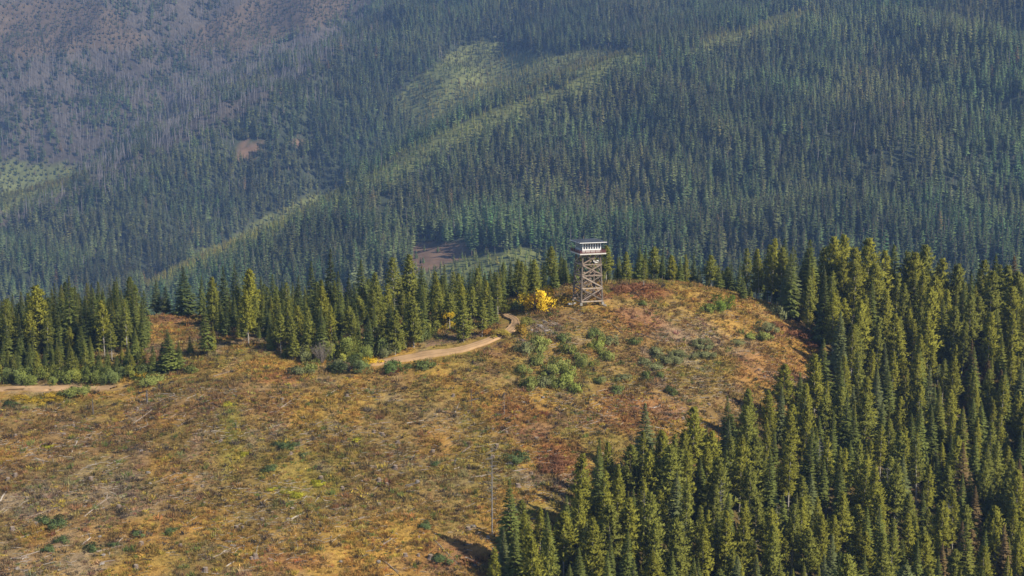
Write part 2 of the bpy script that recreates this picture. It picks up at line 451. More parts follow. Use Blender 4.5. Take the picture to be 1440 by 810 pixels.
# ------------------------------------------------------------------ dirt track (draped on the hill)
def drape(name, lo, up, nsub=16, base=None, lift=.06, mat='dirt', halfw=None):
    lo = np.array(lo); up = np.array(up)
    if halfw:      # keep a real road width around the centre line
        mid = (lo + up) / 2; d = up - lo; L = np.linalg.norm(d, axis=1, keepdims=True); w = np.clip(L / 2, halfw, halfw * 1.3)
        lo = mid - d / L * w; up = mid + d / L * w
    def dense(a, k=14):
        t = np.linspace(0, len(a) - 1, (len(a) - 1) * k + 1); i = np.minimum(t.astype(int), len(a) - 2); f = (t - i)[:, None]
        p0 = a[np.maximum(i - 1, 0)]; p1 = a[i]; p2 = a[i + 1]; p3 = a[np.minimum(i + 2, len(a) - 1)]
        return .5 * (2 * p1 + (p2 - p0) * f + (2 * p0 - 5 * p1 + 4 * p2 - p3) * f ** 2 + (3 * p1 - p0 - 3 * p2 + p3) * f ** 3)
    lo = dense(lo); up = dense(up)
    t = np.linspace(0, 1, nsub)[:, None]
    edge = (np.abs(t - .5) > .43)
    X = lo[None, :, 0] * (1 - t) + up[None, :, 0] * t; Y = lo[None, :, 1] * (1 - t) + up[None, :, 1] * t
    Y = Y + (fbm(X, Y, 1.5, 2, 30) - .5) * .9 * edge; X = X + (fbm(X, Y, 1.5, 2, 31) - .5) * .9 * edge
    Z = (bil(base, HX0, HY0, HS, X, Y) if base is not None else H(X, Y)) + lift - .5 * ((t < .01) | (t > .99))
    Z = Z - .07 * np.exp(-((np.abs(t - .5) - .22) / .07) ** 2)          # two wheel ruts
    o = grid_mesh(name, X, Y, Z, None, mat); o['kind'] = 'structure'
    return o
drape('dirt_track', *road_xy[0], base=HS0, halfw=1.3)
drape('dirt_road', *road_xy[1], base=HS0, halfw=1.1)
drape('dirt_clearing', *[[hit(*p)[:2] for p in q_] for q_ in ([(598, 489), (620, 485), (650, 481), (680, 473)], [(606, 482), (622, 475), (650, 470), (674, 469)])], lift=.14, mat='dirt_dark')

# ------------------------------------------------------------------ the far mountain ground
def mtype(px, py, jitter=0):
    """0 forest, 1 young regrowth, 2 burnt snags, 3 open ground, 4 open red slope with low green"""
    t = np.zeros(np.shape(px), int)
    burnt = [(-400, -200), (700, -200), (560, -40), (490, 60), (440, 105), (390, 138), (330, 175), (260, 205), (190, 248), (100, 285), (0, 320), (-400, 420)]
    t[in_poly(px, py, burnt)] = 2
    t[in_poly(px, py, [(-60, 225), (60, 232), (130, 240), (100, 268), (40, 290), (-60, 310)])] = 1
    t[in_poly(px, py, [(240, 70), (300, 35), (350, 5), (420, -30), (520, -30), (500, 10), (440, 40), (360, 70), (270, 78)])] = 4
    t[in_poly(px, py, [(-40, 5), (60, 0), (150, 8), (195, 50), (180, 75), (100, 70), (40, 85), (-40, 80)])] = 4
    t[in_poly(px, py, [(560, 130), (590, 105), (630, 82), (685, 55), (720, 76), (800, 72), (910, 74), (875, 92), (800, 110), (740, 130), (680, 150), (630, 165), (600, 185), (570, 165)])] = 1
    t[in_poly(px, py, [(500, 262), (560, 225), (600, 196), (660, 170), (740, 140), (820, 106), (880, 80), (910, 90), (830, 124), (750, 160), (670, 194), (600, 226), (540, 262)])] = 1
    t[in_poly(px, py, [(190, 444), (240, 418), (300, 385), (380, 346), (470, 299), (520, 270), (480, 264), (400, 292), (320, 332), (240, 376), (200, 405)])] = 1
    t[in_poly(px, py, [(940, 80), (1030, 44), (1080, 30), (1150, 12), (1140, 36), (1070, 54), (1000, 76)])] = 1
    t[in_poly(px, py, [(575, 345), (655, 342), (665, 375), (640, 392), (570, 392)])] = 3
    t[in_poly(px, py, [(340, 200), (372, 203), (362, 216), (348, 226), (325, 228)])] = 3
    t[in_poly(px, py, [(408, 200), (436, 190), (434, 204), (405, 210)])] = 3
    t[in_poly(px, py, [(655, 362), (760, 352), (780, 380), (760, 410), (560, 415), (560, 392)])] = 1
    return t
mpx, mpy = proj(MGX, MGY, MZ)
jx = (fbm(MGX, MGY, 50, 3, 41) - .5) * 34; jy = (fbm(MGX, MGY, 50, 3, 42) - .5) * 20
mty = mtype(mpx + jx, mpy + jy)
msoil = np.empty(MGX.shape + (3,))
pal = np.array([(.04, .048, .028), (.12, .13, .045), (.066, .055, .044), (.15, .095, .06), (.088, .064, .042)])
msoil[...] = pal[mty]
msoil[mty == 2] *= (.7 + .7 * fbm(MGX, MGY, 80, 4, 44))[mty == 2][:, None]
mount = grid_mesh('mountain_ground', MGX, MGY, MZ, msoil, 'mountain_ground'); mount['kind'] = 'structure'

# ------------------------------------------------------------------ plants: shapes
def nrm(v): return v / (np.linalg.norm(v) + 1e-9)
def pol(a, el): return np.array((math.cos(a) * math.cos(el), math.sin(a) * math.cos(el), math.sin(el)))
UPV = np.array((0, 0, 1.))

def trunk_mb(h, r, rnd, n=7, mi=0, top=.97):
    b = MB(); lean = np.array((rnd.uniform(-.02, .02), rnd.uniform(-.02, .02), 0))
    zs = [-.5, .35, h * .3, h * .6, h * top]; rs = [r * 1.35, r, r * .78, r * .45, r * .07]
    b.tube([lean * z * (z / h) + UPV * z for z in zs], rs, n, mi)
    return b

def fir(h, r, rnd, b=None, mi=0, step=.36, per=6, pairs=3, base=.06, bare=False):
    b = b or MB(); z = h * base
    while z < h * .985:
        t = (z - h * base) / (h * (1 - base))
        prof = r * ((1 - t) ** 1.0) * (.6 + .4 * min(1, t * 9))
        el0 = R(-16 + 52 * t ** 1.6)
        for k in range(per):
            L = prof * rnd.uniform(.62, 1.12) + .16
            a = 2 * math.pi * (k + rnd.uniform(-.35, .35)) / per + z * 2.4
            el = el0 + rnd.uniform(-.17, .17)
            d = pol(a, el); p = UPV * (z + rnd.uniform(-.15, .15))
            tilt = nrm(UPV + .35 * np.array((rnd.uniform(-1, 1), rnd.uniform(-1, 1), 0)))
            b.spray(p, d, L, max(.22, L * .34), tilt, mi)
            for j in range(pairs):
                s = .34 + .34 * j / max(1, pairs - 1) if pairs > 1 else .45
                for sg in (-1, 1):
                    q = p + d * L * (s + rnd.uniform(-.06, .06))
                    dd = pol(a + sg * R(rnd.uniform(38, 58)), el - R(rnd.uniform(2, 22)))
                    b.spray(q, dd, L * rnd.uniform(.40, .58) * (1.15 - s * .5), max(.13, L * .19), nrm(tilt + .3 * d * rnd.uniform(-1, 1)), mi)
        z += step * rnd.uniform(.8, 1.2) * (1 - .35 * t)
    b.spray(UPV * (h - .8), UPV, .95, .22, np.array((1., 0, 0)), mi); b.spray(UPV * (h - .8), UPV, .95, .22, np.array((0, 1., 0)), mi)
    return b

def pine(h, r, rnd, b=None, mi=0, base=.3, step=.40, per=6, tufts=4, blades=5):
    """rounder crown, upswept branches that end in brushes of needles"""
    b = b or MB(); z = h * base
    while z < h * .985:
        t = (z - h * base) / (h * (1 - base))
        prof = r * min(1, (1 - t) ** .75 * 1.12) * (.5 + .5 * min(1, t * 4))
        for k in range(per):
            if rnd.random() < .08: continue
            L = prof * rnd.uniform(.5, 1.15) + .2
            a = 2 * math.pi * (k + rnd.uniform(-.45, .45)) / per + z * 1.9
            el = R(-2 + 48 * t) + rnd.uniform(-.25, .25)
            d = pol(a, el); p = UPV * (z + rnd.uniform(-.2, .2))
            b.spray(p, d, L, max(.14, L * .16), UPV, mi)
            for j in range(tufts):
                s = (.4, .68, .95, .55)[j % 4] + rnd.uniform(-.08, .08)
                q = p + d * L * s + np.array((rnd.uniform(-1, 1), rnd.uniform(-1, 1), rnd.uniform(-.4, .6))) * L * .13
                sz = rnd.uniform(.30, .52) * (.55 + .45 * (1 - t)) * r / 1.5
                for i in range(blades):
                    dd = nrm(d * .6 + np.array((rnd.gauss(0, .6), rnd.gauss(0, .6), .45 + rnd.gauss(0, .45))))
                    b.spray(q, dd, sz * rnd.uniform(.8, 1.3), sz * .36, nrm(d * .6 + np.array((rnd.gauss(0, .6), rnd.gauss(0, .6), .9))), mi)
        z += step * rnd.uniform(.8, 1.2)
    b.spray(UPV * (h - .8), UPV, .9, .25, np.array((1., 0, 0)), mi); b.spray(UPV * (h - .8), UPV, .9, .25, np.array((0, 1., 0)), mi)
    return b

def stubs(b, h, r, rnd, lo, hi, n, mi=0, L0=1.0):
    for i in range(n):
        z = h * rnd.uniform(lo, hi); a = rnd.uniform(0, 6.28); L = L0 * rnd.uniform(.4, 1.1)
        p = UPV * z; q = p + pol(a, R(rnd.uniform(-25, 20))) * L
        b.tube([p, q], [r * .22, r * .06], 3, mi, False)

TH = 14.0
KINDS = {'fir': [], 'pine': []}     # (trunk mesh, crown mesh, joined mesh)
for i in range(8):
    rr = random.Random(100 + i); w = (2.9, 3.2, 2.5, 3.6, 3.0, 2.7, 2.2, 3.9)[i]
    tm = trunk_mb(TH, .17, rr); cm = fir(TH, w, rr, base=(.05, .1, .04, .08, .16, .06, .22, .03)[i])
    jm = MB(); jm.add(tm.v, tm.f, 0); jm.add(cm.v, cm.f, 1)
    KINDS['fir'].append((tm.mesh('fir_trunk', ['bark']), cm.mesh('fir_crown', ['needles'], (.85, .35, None)), jm.mesh('fir_whole', ['bark', 'needles_scattered'], (.85, .35, None))))
for i in range(8):
    rr = random.Random(200 + i); w = (2.5, 2.9, 2.3, 3.1, 2.6, 2.8, 2.0, 3.4)[i]
    bs = (.22, .32, .15, .42, .28, .1, .36, .18)[i]
    tm = trunk_mb(TH, .16, rr); stubs(tm, TH, .17, rr, bs * .4, bs * 1.1, 10)
    cm = pine(TH, w, rr, base=bs)
    jm = MB(); jm.add(tm.v, tm.f, 0); jm.add(cm.v, cm.f, 1)
    KINDS['pine'].append((tm.mesh('pine_trunk', ['pale_bark']), cm.mesh('pine_crown', ['needles'], (.85, .4, None)), jm.mesh('pine_whole', ['pale_bark', 'needles_scattered'], (.85, .4, None))))

# ------------------------------------------------------------------ scattering for masses nobody could count
def scatter(name, pts, rot, scl, idx, tint, meshes, label=None, cat=None):
    me = bpy.data.meshes.new(name); n = len(pts)
    me.vertices.add(n); me.vertices.foreach_set('co', np.asarray(pts, float).ravel())
    for nme, ty, key, dat in (('rot', 'FLOAT_VECTOR', 'vector', rot), ('scl', 'FLOAT_VECTOR', 'vector', scl)):
        a = me.attributes.new(nme, ty, 'POINT'); a.data.foreach_set(key, np.asarray(dat, float).ravel())
    a = me.attributes.new('idx', 'INT', 'POINT'); a.data.foreach_set('value', np.asarray(idx, np.int32))
    a = me.attributes.new('tint', 'FLOAT_COLOR', 'POINT'); a.data.foreach_set('color', np.c_[tint, np.ones(n)].ravel())
    me.update()
    o = put(name, me)
    g = bpy.data.node_groups.new(name, 'GeometryNodeTree')
    g.interface.new_socket('Geometry', in_out='INPUT', socket_type='NodeSocketGeometry')
    g.interface.new_socket('Geometry', in_out='OUTPUT', socket_type='NodeSocketGeometry')
    gi = g.nodes.new('NodeGroupInput'); go = g.nodes.new('NodeGroupOutput')
    jn = g.nodes.new('GeometryNodeGeometryToInstance')
    for m_ in meshes:
        src = bpy.data.objects.new(name + '_source', m_)
        oi = g.nodes.new('GeometryNodeObjectInfo'); oi.inputs['Object'].default_value = src
        g.links.new(oi.outputs['Geometry'], jn.inputs[0])
    ip = g.nodes.new('GeometryNodeInstanceOnPoints')
    g.links.new(gi.outputs[0], ip.inputs['Points']); g.links.new(jn.outputs[0], ip.inputs['Instance'])
    ip.inputs['Pick Instance'].default_value = True
    for nme, ty, sock in (('idx', 'INT', 'Instance Index'), ('rot', 'FLOAT_VECTOR', 'Rotation'), ('scl', 'FLOAT_VECTOR', 'Scale')):
        na = g.nodes.new('GeometryNodeInputNamedAttribute'); na.data_type = ty; na.inputs[0].default_value = nme
        if sock == 'Rotation':
            er = g.nodes.new('FunctionNodeEulerToRotation'); g.links.new(na.outputs[0], er.inputs[0]); g.links.new(er.outputs[0], ip.inputs[sock])
        else:
            g.links.new(na.outputs[0], ip.inputs[sock])
    g.links.new(ip.outputs[0], go.inputs[0])
    md = o.modifiers.new('scatter', 'NODES'); md.node_group = g
    o['kind'] = 'stuff'
    if label: o['label'] = label; o['category'] = cat
    return o

def jgrid(x0, x1, y0, y1, s, j=.48):
    X, Y = np.meshgrid(np.arange(x0, x1, s), np.arange(y0, y1, s))
    X = X + rng.uniform(-j, j, X.shape) * s; Y = Y + rng.uniform(-j, j, Y.shape) * s
    return X.ravel(), Y.ravel()

# far forest -------------------------------------------------------
def far_tree(seed, h, r, wh, per, base):
    rr = random.Random(seed); b = MB()
    b.tube([UPV * -1.5, UPV * h * .5, UPV * h * .95], [.3, .2, .04], 4, 1, False)
    for i in range(wh):
        t = i / wh; z = h * (base + (1 - base) * t) * .98
        for k in range(per):
            a = 2 * math.pi * (k + rr.uniform(-.4, .4)) / per + i * 2.1
            L = r * ((1 - t) ** .85) * (.6 + .4 * min(1, t * 5)) * rr.uniform(.65, 1.15) + .5
            b.spray(UPV * (z + rr.uniform(-.5, .7)), pol(a, R(-24 + 55 * t ** 1.5) + rr.uniform(-.2, .2)), L, L * .62 + .3, nrm(UPV + .5 * np.array((rr.uniform(-1, 1), rr.uniform(-1, 1), 0))), 0, .25)
    return b.mesh('far_conifer', ['needles_scattered', 'bark'], (.6, .25, None))
far_meshes = [far_tree(300 + i, 22, (4.2, 3.6, 4.7, 4.0)[i], (16, 15, 15, 17)[i], 5, (.1, .2, .08, .3)[i]) for i in range(4)]
X, Y = jgrid(-1400, 1400, 880, 2950, 6.6)
Z = M(X, Y); px, py = proj(X, Y, Z)
k = (px > -130) & (px < 1570) & (py > -90) & (py < 470)
X, Y, Z, px, py = X[k], Y[k], Z[k], px[k], py[k]
ty = mtype(px + (fbm(X, Y, 50, 3, 41) - .5) * 34 + rng.normal(0, 2.5, len(X)), py + (fbm(X, Y, 50, 3, 42) - .5) * 20 + rng.normal(0, 1.5, len(X)))
bb = (ty == 0) & (mtype(px - 28 + (fbm(X, Y, 40, 3, 45) - .5) * 90, py - 20) == 2) & (rng.random(len(X)) < .6); ty[bb] = 2
u = rng.random(len(X)); dens = fbm(X, Y, 120, 4, 51); gp = fbm(X, Y, 35, 3, 52)
keep = {0: u < .68 + .9 * sstep(.34, .56, gp), 1: u < .95, 2: u < .8, 3: u < .14, 4: u < .8}
kk = np.zeros(len(X), bool)
for t_, q in keep.items(): kk |= (ty == t_) & q
X, Y, Z, px, py, ty, dens, gp = [a[kk] for a in (X, Y, Z, px, py, ty, dens, gp)]
v = rng.random(len(X))
snag = (ty == 2) & (v > .22 + .65 * sstep(.44, .6, gp)); live = ~snag
snag |= (ty == 0) & (rng.random(len(X)) < .025); live = ~snag
n = int(live.sum())
hh = np.where(ty == 0, rng.uniform(.55, 1.15, len(X)) * (.72 + .6 * fbm(X, Y, 140, 3, 56)), np.where(ty == 2, rng.uniform(.25, .85, len(X)), rng.uniform(.22, .42, len(X))))[live]
wd = np.where(ty == 0, rng.uniform(.85, 1.2, len(X)), rng.uniform(1.1, 1.6, len(X)))[live]
base_c = np.where((ty == 1)[:, None], np.array((.20, .21, .055)), np.where((ty == 4)[:, None], np.array((.105, .125, .045)), np.array((.130, .164, .062))))[live]
tw = (dens[live] - .5) * 1.5 + rng.normal(0, .24, n)
tint = base_c * (1 + tw)[:, None].clip(.45, 1.7) * np.c_[1 + rng.normal(0, .09, n) + (fbm(X, Y, 90, 3, 57)[live] - .5) * .6 , np.ones(n), 1 + rng.normal(0, .1, n)].clip(.6, 1.6)
rust = rng.random(n) < .005
tint[rust] = (.22, .15, .06)
scatter('far_forest', np.c_[X, Y, Z][live], np.c_[rng.normal(0, .03, n), rng.normal(0, .03, n), rng.uniform(0, 6.28, n)],
        np.c_[hh * wd, hh * wd, hh], rng.integers(0, 4, n), tint, far_meshes)
def far_snag(seed):
    rr = random.Random(seed); b = MB(); b.tube([UPV * -1.5, UPV * 9, UPV * 19], [.42, .3, .1], 4, 0, False)
    stubs(b, 19, .5, rr, .25, .95, 12, 0, 1.6)
    return b.mesh('far_snag', ['burnt_wood'])
n = int(snag.sum())
sc_ = rng.uniform(.5, 1.05, n)
scatter('burnt_snags', np.c_[X, Y, Z][snag], np.c_[rng.normal(0, .05, n), rng.normal(0, .05, n), rng.uniform(0, 6.28, n)],
        np.c_[sc_ * 1.2, sc_ * 1.2, sc_], rng.integers(0, 3, n), np.ones((n, 3)) * .2, [far_snag(400 + i) for i in range(3)])

# ------------------------------------------------------------------ conifers on the hill
trees = []   # x, y, height, kind, stand, colour, width
DARKF, MIDF, BLUF, YELP, OLIP, LARCH, RUSTY = [np.array(c) for c in (
    (.108, .136, .038), (.172, .198, .044), (.172, .194, .072), (.268, .262, .036), (.222, .230, .042), (.280, .250, .030), (.215, .150, .065))]
def add_tree(x, y, h, kind, stand, c, w=1.0): trees.append([float(x), float(y), float(h), kind, stand, np.array(c) * random.uniform(.85, 1.15), w])
def sky_tree(px, top, d, kind, stand, c, w=1.0):
    p = unproj(px, top, d); add_tree(p[0], p[1], p[2] - float(H(p[0], p[1])), kind, stand, c, w)

for px, top, d, k, c, w in [(8, 421, 312, 'pine', OLIP, 1), (27, 424, 318, 'fir', DARKF, 1), (51, 404, 316, 'pine', YELP, 1.2), (64, 415, 320, 'pine', OLIP, 1), (78, 397, 322, 'fir', DARKF, .6),
        (94, 388, 313, 'fir', MIDF, .85), (105, 402, 318, 'fir', MIDF, .9), (132, 404, 316, 'fir', MIDF, 1.1), (163, 404, 319, 'fir', MIDF, .8), (186, 398, 318, 'fir', MIDF, .8),
        (157, 418, 312, 'fir', DARKF, .8), (118, 420, 310, 'fir', DARKF, .9), (144, 424, 308, 'pine', YELP, .8), (176, 420, 309, 'pine', OLIP, .8)]:
    sky_tree(px, top, d, k, 'road', c, w)
for px, top, d, k, c, w in [(218, 393, 356, 'fir', BLUF, 1.2), (232, 402, 354, 'fir', BLUF, 1.3), (259, 375, 352, 'fir', DARKF, 1.3), (282, 387, 345, 'fir', MIDF, .8), (315, 374, 336, 'fir', DARKF, .9), (331, 370, 340, 'fir', DARKF, .9),
        (349, 380, 326, 'pine', YELP, 1), (367, 388, 336, 'fir', MIDF, .9), (383, 385, 338, 'fir', MIDF, 1), (396, 396, 330, 'fir', DARKF, .9), (418, 387, 330, 'fir', DARKF, .8), (438, 367, 338, 'fir', MIDF, 1.2), (464, 349, 336, 'fir', DARKF * .75, .8),
        (476, 380, 330, 'fir', MIDF, .9), (490, 385, 336, 'fir', DARKF, .9), (507, 365, 338, 'fir', MIDF, 1.1), (528, 384, 334, 'pine', OLIP, 1.1), (554, 362, 340, 'pine', OLIP, 1.3), (573, 361, 344, 'pine', OLIP, 1.3), (593, 374, 338, 'fir', MIDF, 1.1),
        (610, 382, 342, 'fir', DARKF, 1), (625, 371, 346, 'fir', MIDF, .8), (645, 386, 338, 'pine', OLIP, 1.2), (660, 378, 344, 'fir', DARKF, 1), (673, 370, 346, 'fir', MIDF, 1.0), (687, 381, 340, 'fir', DARKF, 1.1), (703, 376, 346, 'pine', OLIP, 1.1)]:
    sky_tree(px, top, d, k, 'track', c, w)
for px, top, d, k, c, w in [(718, 366, 350, 'fir', DARKF, 1.2), (728, 364, 354, 'fir', DARKF, 1), (749, 367, 352, 'pine', OLIP, 1.1), (766, 375, 350, 'fir', DARKF, 1), (780, 380, 350, 'pine', OLIP, 1.1), (796, 366, 356, 'pine', OLIP, 1.4), (812, 372, 358, 'fir', DARKF, 1),
        (838, 370, 356, 'fir', MIDF, 1), (856, 372, 354, 'fir', MIDF, .9), (871, 362, 358, 'pine', YELP, .9), (886, 376, 354, 'pine', OLIP, 1), (902, 358, 357, 'fir', MIDF, 1), (920, 349, 360, 'pine', OLIP, 1.1), (932, 356, 356, 'fir', DARKF, .9), (945, 360, 356, 'pine', YELP, 1),
        (966, 358, 355, 'pine', YELP, .8), (984, 374, 354, 'fir', BLUF, 1), (1001, 360, 354, 'pine', OLIP, 1.4), (1027, 367, 354, 'fir', DARKF, 1), (1040, 372, 350, 'fir', MIDF, 1), (1051, 349, 354, 'pine', OLIP, 1), (1066, 352, 356, 'pine', YELP, 1), (1081, 344, 358, 'pine', OLIP, 1.1)]:
    sky_tree(px, top, d, k, 'crest', c, w)
for px, top, d, k, c, w in [(1102, 335, 354, 'fir', DARKF, 1.1), (1120, 352, 350, 'fir', MIDF, 1), (1139, 336, 350, 'fir', MIDF, 1.3), (1158, 350, 354, 'pine', OLIP, 1), (1175, 335, 350, 'pine', YELP, .9), (1185, 333, 352, 'pine', YELP, .9), (1205, 350, 346, 'pine', YELP, 1.1), (1225, 338, 350, 'pine', YELP, 1.1),
        (1242, 356, 352, 'pine', YELP, 1), (1259, 344, 354, 'fir', MIDF, 1.3), (1276, 354, 352, 'pine', OLIP, 1), (1286, 358, 350, 'pine', YELP, 1), (1302, 347, 354, 'pine', OLIP, 1), (1325, 365, 352, 'pine', YELP, 1.1), (1348, 374, 350, 'pine', OLIP, 1), (1366, 380, 352, 'fir', DARKF, 1.1),
        (1381, 367, 350, 'pine', OLIP, 1), (1400, 358, 352, 'fir', MIDF, 1.3), (1429, 359, 350, 'fir', RUSTY, 1.3), (1442, 372, 346, 'pine', RUSTY, 1), (1200, 372, 338, 'pine', YELP, 1.1), (1235, 372, 338, 'pine', YELP, 1.2)]:
    sky_tree(px, top, d, k, 'slope', c, w)
# hand placed nearer trees, by foot: px, py of the foot, height, kind, colour, width
for px, py, h, k, st, c, w in [(290, 501, 12, 'fir', 'track', MIDF, .9), (240, 522, 9, 'fir', 'road', MIDF, 1.3), (228, 524, 6.5, 'fir', 'road', DARKF, 1.4), (252, 520, 6, 'fir', 'road', MIDF, 1.3), (216, 526, 6, 'fir', 'road', MIDF, 1.2), (268, 497, 4, 'fir', 'track', MIDF, 1.2), (300, 498, 7, 'fir', 'track', YELP * .8, .7), (395, 497, 8.5, 'pine', 'track', OLIP, 1.0),
        (410, 498, 8, 'pine', 'track', OLIP, 1.0), (480, 505, 6, 'fir', 'track', MIDF, .9), (382, 492, 7, 'fir', 'track', MIDF, 1.1), (652, 481, 10, 'pine', 'track', OLIP, 1.2), (678, 474, 8, 'pine', 'track', OLIP, 1.1), (556, 500, 9.5, 'pine', 'track', OLIP, 1.1), (582, 489, 11, 'pine', 'track', OLIP, 1.1),
        (700, 447, 9.5, 'pine', 'track', OLIP, 1.2), (540, 497, 7, 'pine', 'track', OLIP, 1.1), (519, 500, 9, 'fir', 'track', DARKF, 1.1), (350, 487, 12, 'pine', 'track', YELP, .9), (330, 470, 9, 'fir', 'track', MIDF, .8), (318, 474, 8, 'fir', 'track', DARKF, .9),
        (716, 800, 15.0, 'fir', 'slope', MIDF, 1.0), (735, 780, 9, 'pine', 'slope', OLIP, 1.1), (772, 838, 13.5, 'fir', 'slope', MIDF, 1.25), (795, 770, 9, 'fir', 'slope', MIDF, 1), (812, 790, 12, 'pine', 'slope', YELP, .9), (842, 738, 14, 'fir', 'slope', MIDF, 1.0), (868, 760, 13, 'pine', 'slope', YELP, .8),
        (906, 684, 15.5, 'fir', 'slope', BLUF, 1.15), (885, 722, 12, 'pine', 'slope', OLIP, 1.1), (1182, 566, 13.5, 'fir', 'slope', BLUF * 1.1, 1.35), (1050, 662, 12.5, 'pine', 'slope', OLIP, 1), (1000, 690, 11, 'pine', 'slope', YELP, 1), (1128, 612, 11, 'pine', 'slope', YELP, 1), (1232, 600, 13, 'fir', 'slope', BLUF, 1),
        (1300, 600, 13.5, 'fir', 'slope', BLUF, 1.1), (1045, 420, 6, 'fir', 'crest', MIDF, 1.2), (1090, 428, 7, 'pine', 'crest', OLIP, 1.1), (905, 407, 7, 'pine', 'crest', OLIP, 1)]:
    p = hit(px, py); add_tree(p[0], p[1], h, k, st, c, w)
placed = [(t[0], t[1]) for t in trees]
def fill(poly, spacing, hfun, pfun, stand, tries=6000, avoid=None):
    xs = [p[0] for p in poly]; ys = [p[1] for p in poly]
    for _ in range(tries):
        x = random.uniform(min(xs), max(xs)); y = random.uniform(min(ys), max(ys))
        if not bool(in_poly(x, y, poly)): continue
        if avoid and avoid(x, y): continue
        s = spacing * random.uniform(.75, 1.15)
        if any((x - a) ** 2 + (y - b_) ** 2 < s * s for a, b_ in placed): continue
        placed.append((x, y)); k, c, w = pfun(x, y)
        add_tree(x, y, hfun(x, y), k, stand, c, w)
def PD(px, d): return ((px - 720) / FPX * d / .985, d)
def mix_slope(x, y):
    r = random.random(); px_ = 720 + FPX * x / y
    if px_ > 1330 and random.random() < .25: return 'fir', (RUSTY if random.random() < .3 else OLIP), 1.1
    if r < .50: return 'pine', YELP * random.uniform(.8, 1.1), random.uniform(.8, 1.1)
    if r < .74: return 'pine', OLIP, random.uniform(.85, 1.15)
    if r < .94: return 'fir', MIDF * random.uniform(.8, 1.1), random.uniform(.8, 1.15)
    return 'fir', BLUF, 1.1
fill(RP, 4.0, lambda x, y: random.choice((random.uniform(6, 11), random.uniform(9.5, 14), random.uniform(11, 15))) + 4.5 * float(sstep(295, 345, y)), mix_slope, 'slope', 22000,
     lambda x, y: y < 196 or (y > 352 and x < 75) or x > 165)
def mix_back(x, y):
    r = random.random()
    if r < .34: return 'pine', OLIP, random.uniform(.9, 1.2)
    if r < .48: return 'fir', DARKF, random.uniform(.8, 1.1)
    if r < .88: return 'fir', MIDF, random.uniform(.8, 1.1)
    return 'pine', YELP, 1.0
fill([PD(700, 344), PD(730, 336), PD(790, 340), PD(860, 346), PD(960, 350), PD(1080, 350), PD(1110, 372), PD(900, 392), PD(690, 392)], 4.0,
     lambda x, y: random.uniform(5, 11), mix_back, 'crest', 5000)
track_poly = [tuple(hit(*p)[:2]) for p in ((420, 505), (470, 508), (520, 502), (556, 492), (582, 480), (610, 468), (650, 462), (690, 462), (704, 446), (706, 440))] + \
    [PD(706, 345), PD(690, 362), PD(400, 362), PD(290, 356)] + [tuple(hit(*p)[:2]) for p in ((300, 470), (320, 478), (375, 486))]
fill(track_poly, 3.5, lambda x, y: random.uniform(5.0, 10.5), mix_back, 'track', 6000)
road_poly = [tuple(hit(*p)[:2]) for p in ((-120, 536), (0, 537), (90, 536), (170, 532), (205, 520), (205, 495))] + [PD(205, 325), PD(190, 345), PD(-120, 345)]
fill(road_poly, 3.1, lambda x, y: random.uniform(3.5, 8) + 4.5 * float(sstep(298, 322, y)), mix_back, 'road', 6000)

fill([tuple(hit(*p)[:2]) for p in ((-60, 539), (60, 539), (150, 537), (205, 524), (200, 512), (150, 520), (60, 522), (-60, 522))], 2.2, lambda x, y: random.uniform(2.5, 5.5), mix_back, 'road', 2500)
fill([tuple(hit(*p)[:2]) for p in ((400, 506), (470, 509), (540, 503), (575, 490), (610, 474), (600, 466), (560, 476), (520, 488), (460, 494), (380, 488))], 2.3, lambda x, y: random.uniform(2.5, 6), mix_back, 'track', 2500)
fill(RP, 2.6, lambda x, y: random.uniform(3.5, 8), mix_slope, 'slope', 9000, lambda x, y: y < 205 or y > 335 or x > 150)
# how much of each tree the photograph can see (depth-ordered silhouettes), to choose the individuals
SX, SY = 720, 405
order = sorted(range(len(trees)), key=lambda i: trees[i][1])
buf = np.zeros((SY, SX), bool); vis = np.zeros(len(trees))
gx, gy = np.meshgrid(np.arange(SX) * 2 + 1, np.arange(SY) * 2 + 1)
ridge_top = np.full(SX, 810.0); last = 0
for i in order:
    x, y, h, k, st, c, w = trees[i]
    yd = np.arange(150, y - 2, 6.)
    z0 = float(H(x, y)); xs_ = x * yd / y
    pxa, pyb = proj(xs_, yd, H(xs_, yd)); occ = float(pyb.min()) if len(yd) else 900
    px0, pyt = proj(x, y, z0 + h); _, pyb_ = proj(x, y, z0 + h * .1)
    pyb2 = min(pyb_, occ)
    hw = h / TH * 2.4 * w * FPX / y
    a0, a1 = int(max(0, (px0 - hw) / 2)), int(min(SX, (px0 + hw) / 2 + 1)); b0, b1 = int(max(0, pyt / 2)), int(min(SY, pyb2 / 2 + 1))
    if a1 <= a0 or b1 <= b0: continue
    sub = buf[b0:b1, a0:a1]; t_ = (gy[b0:b1, a0:a1] - pyt) / max(1, pyb_ - pyt)
    m_ = (np.abs(gx[b0:b1, a0:a1] - px0) < hw * np.clip(t_ * 1.3, 0, 1)) & ~sub
    vis[i] = m_.sum() * 4; sub |= m_
single = set()
for k in ('fir', 'pine'):
    ids = [i for i in np.argsort(-vis) if trees[i][3] == k and vis[i] > 60][:295]
    single.update(int(i) for i in ids)

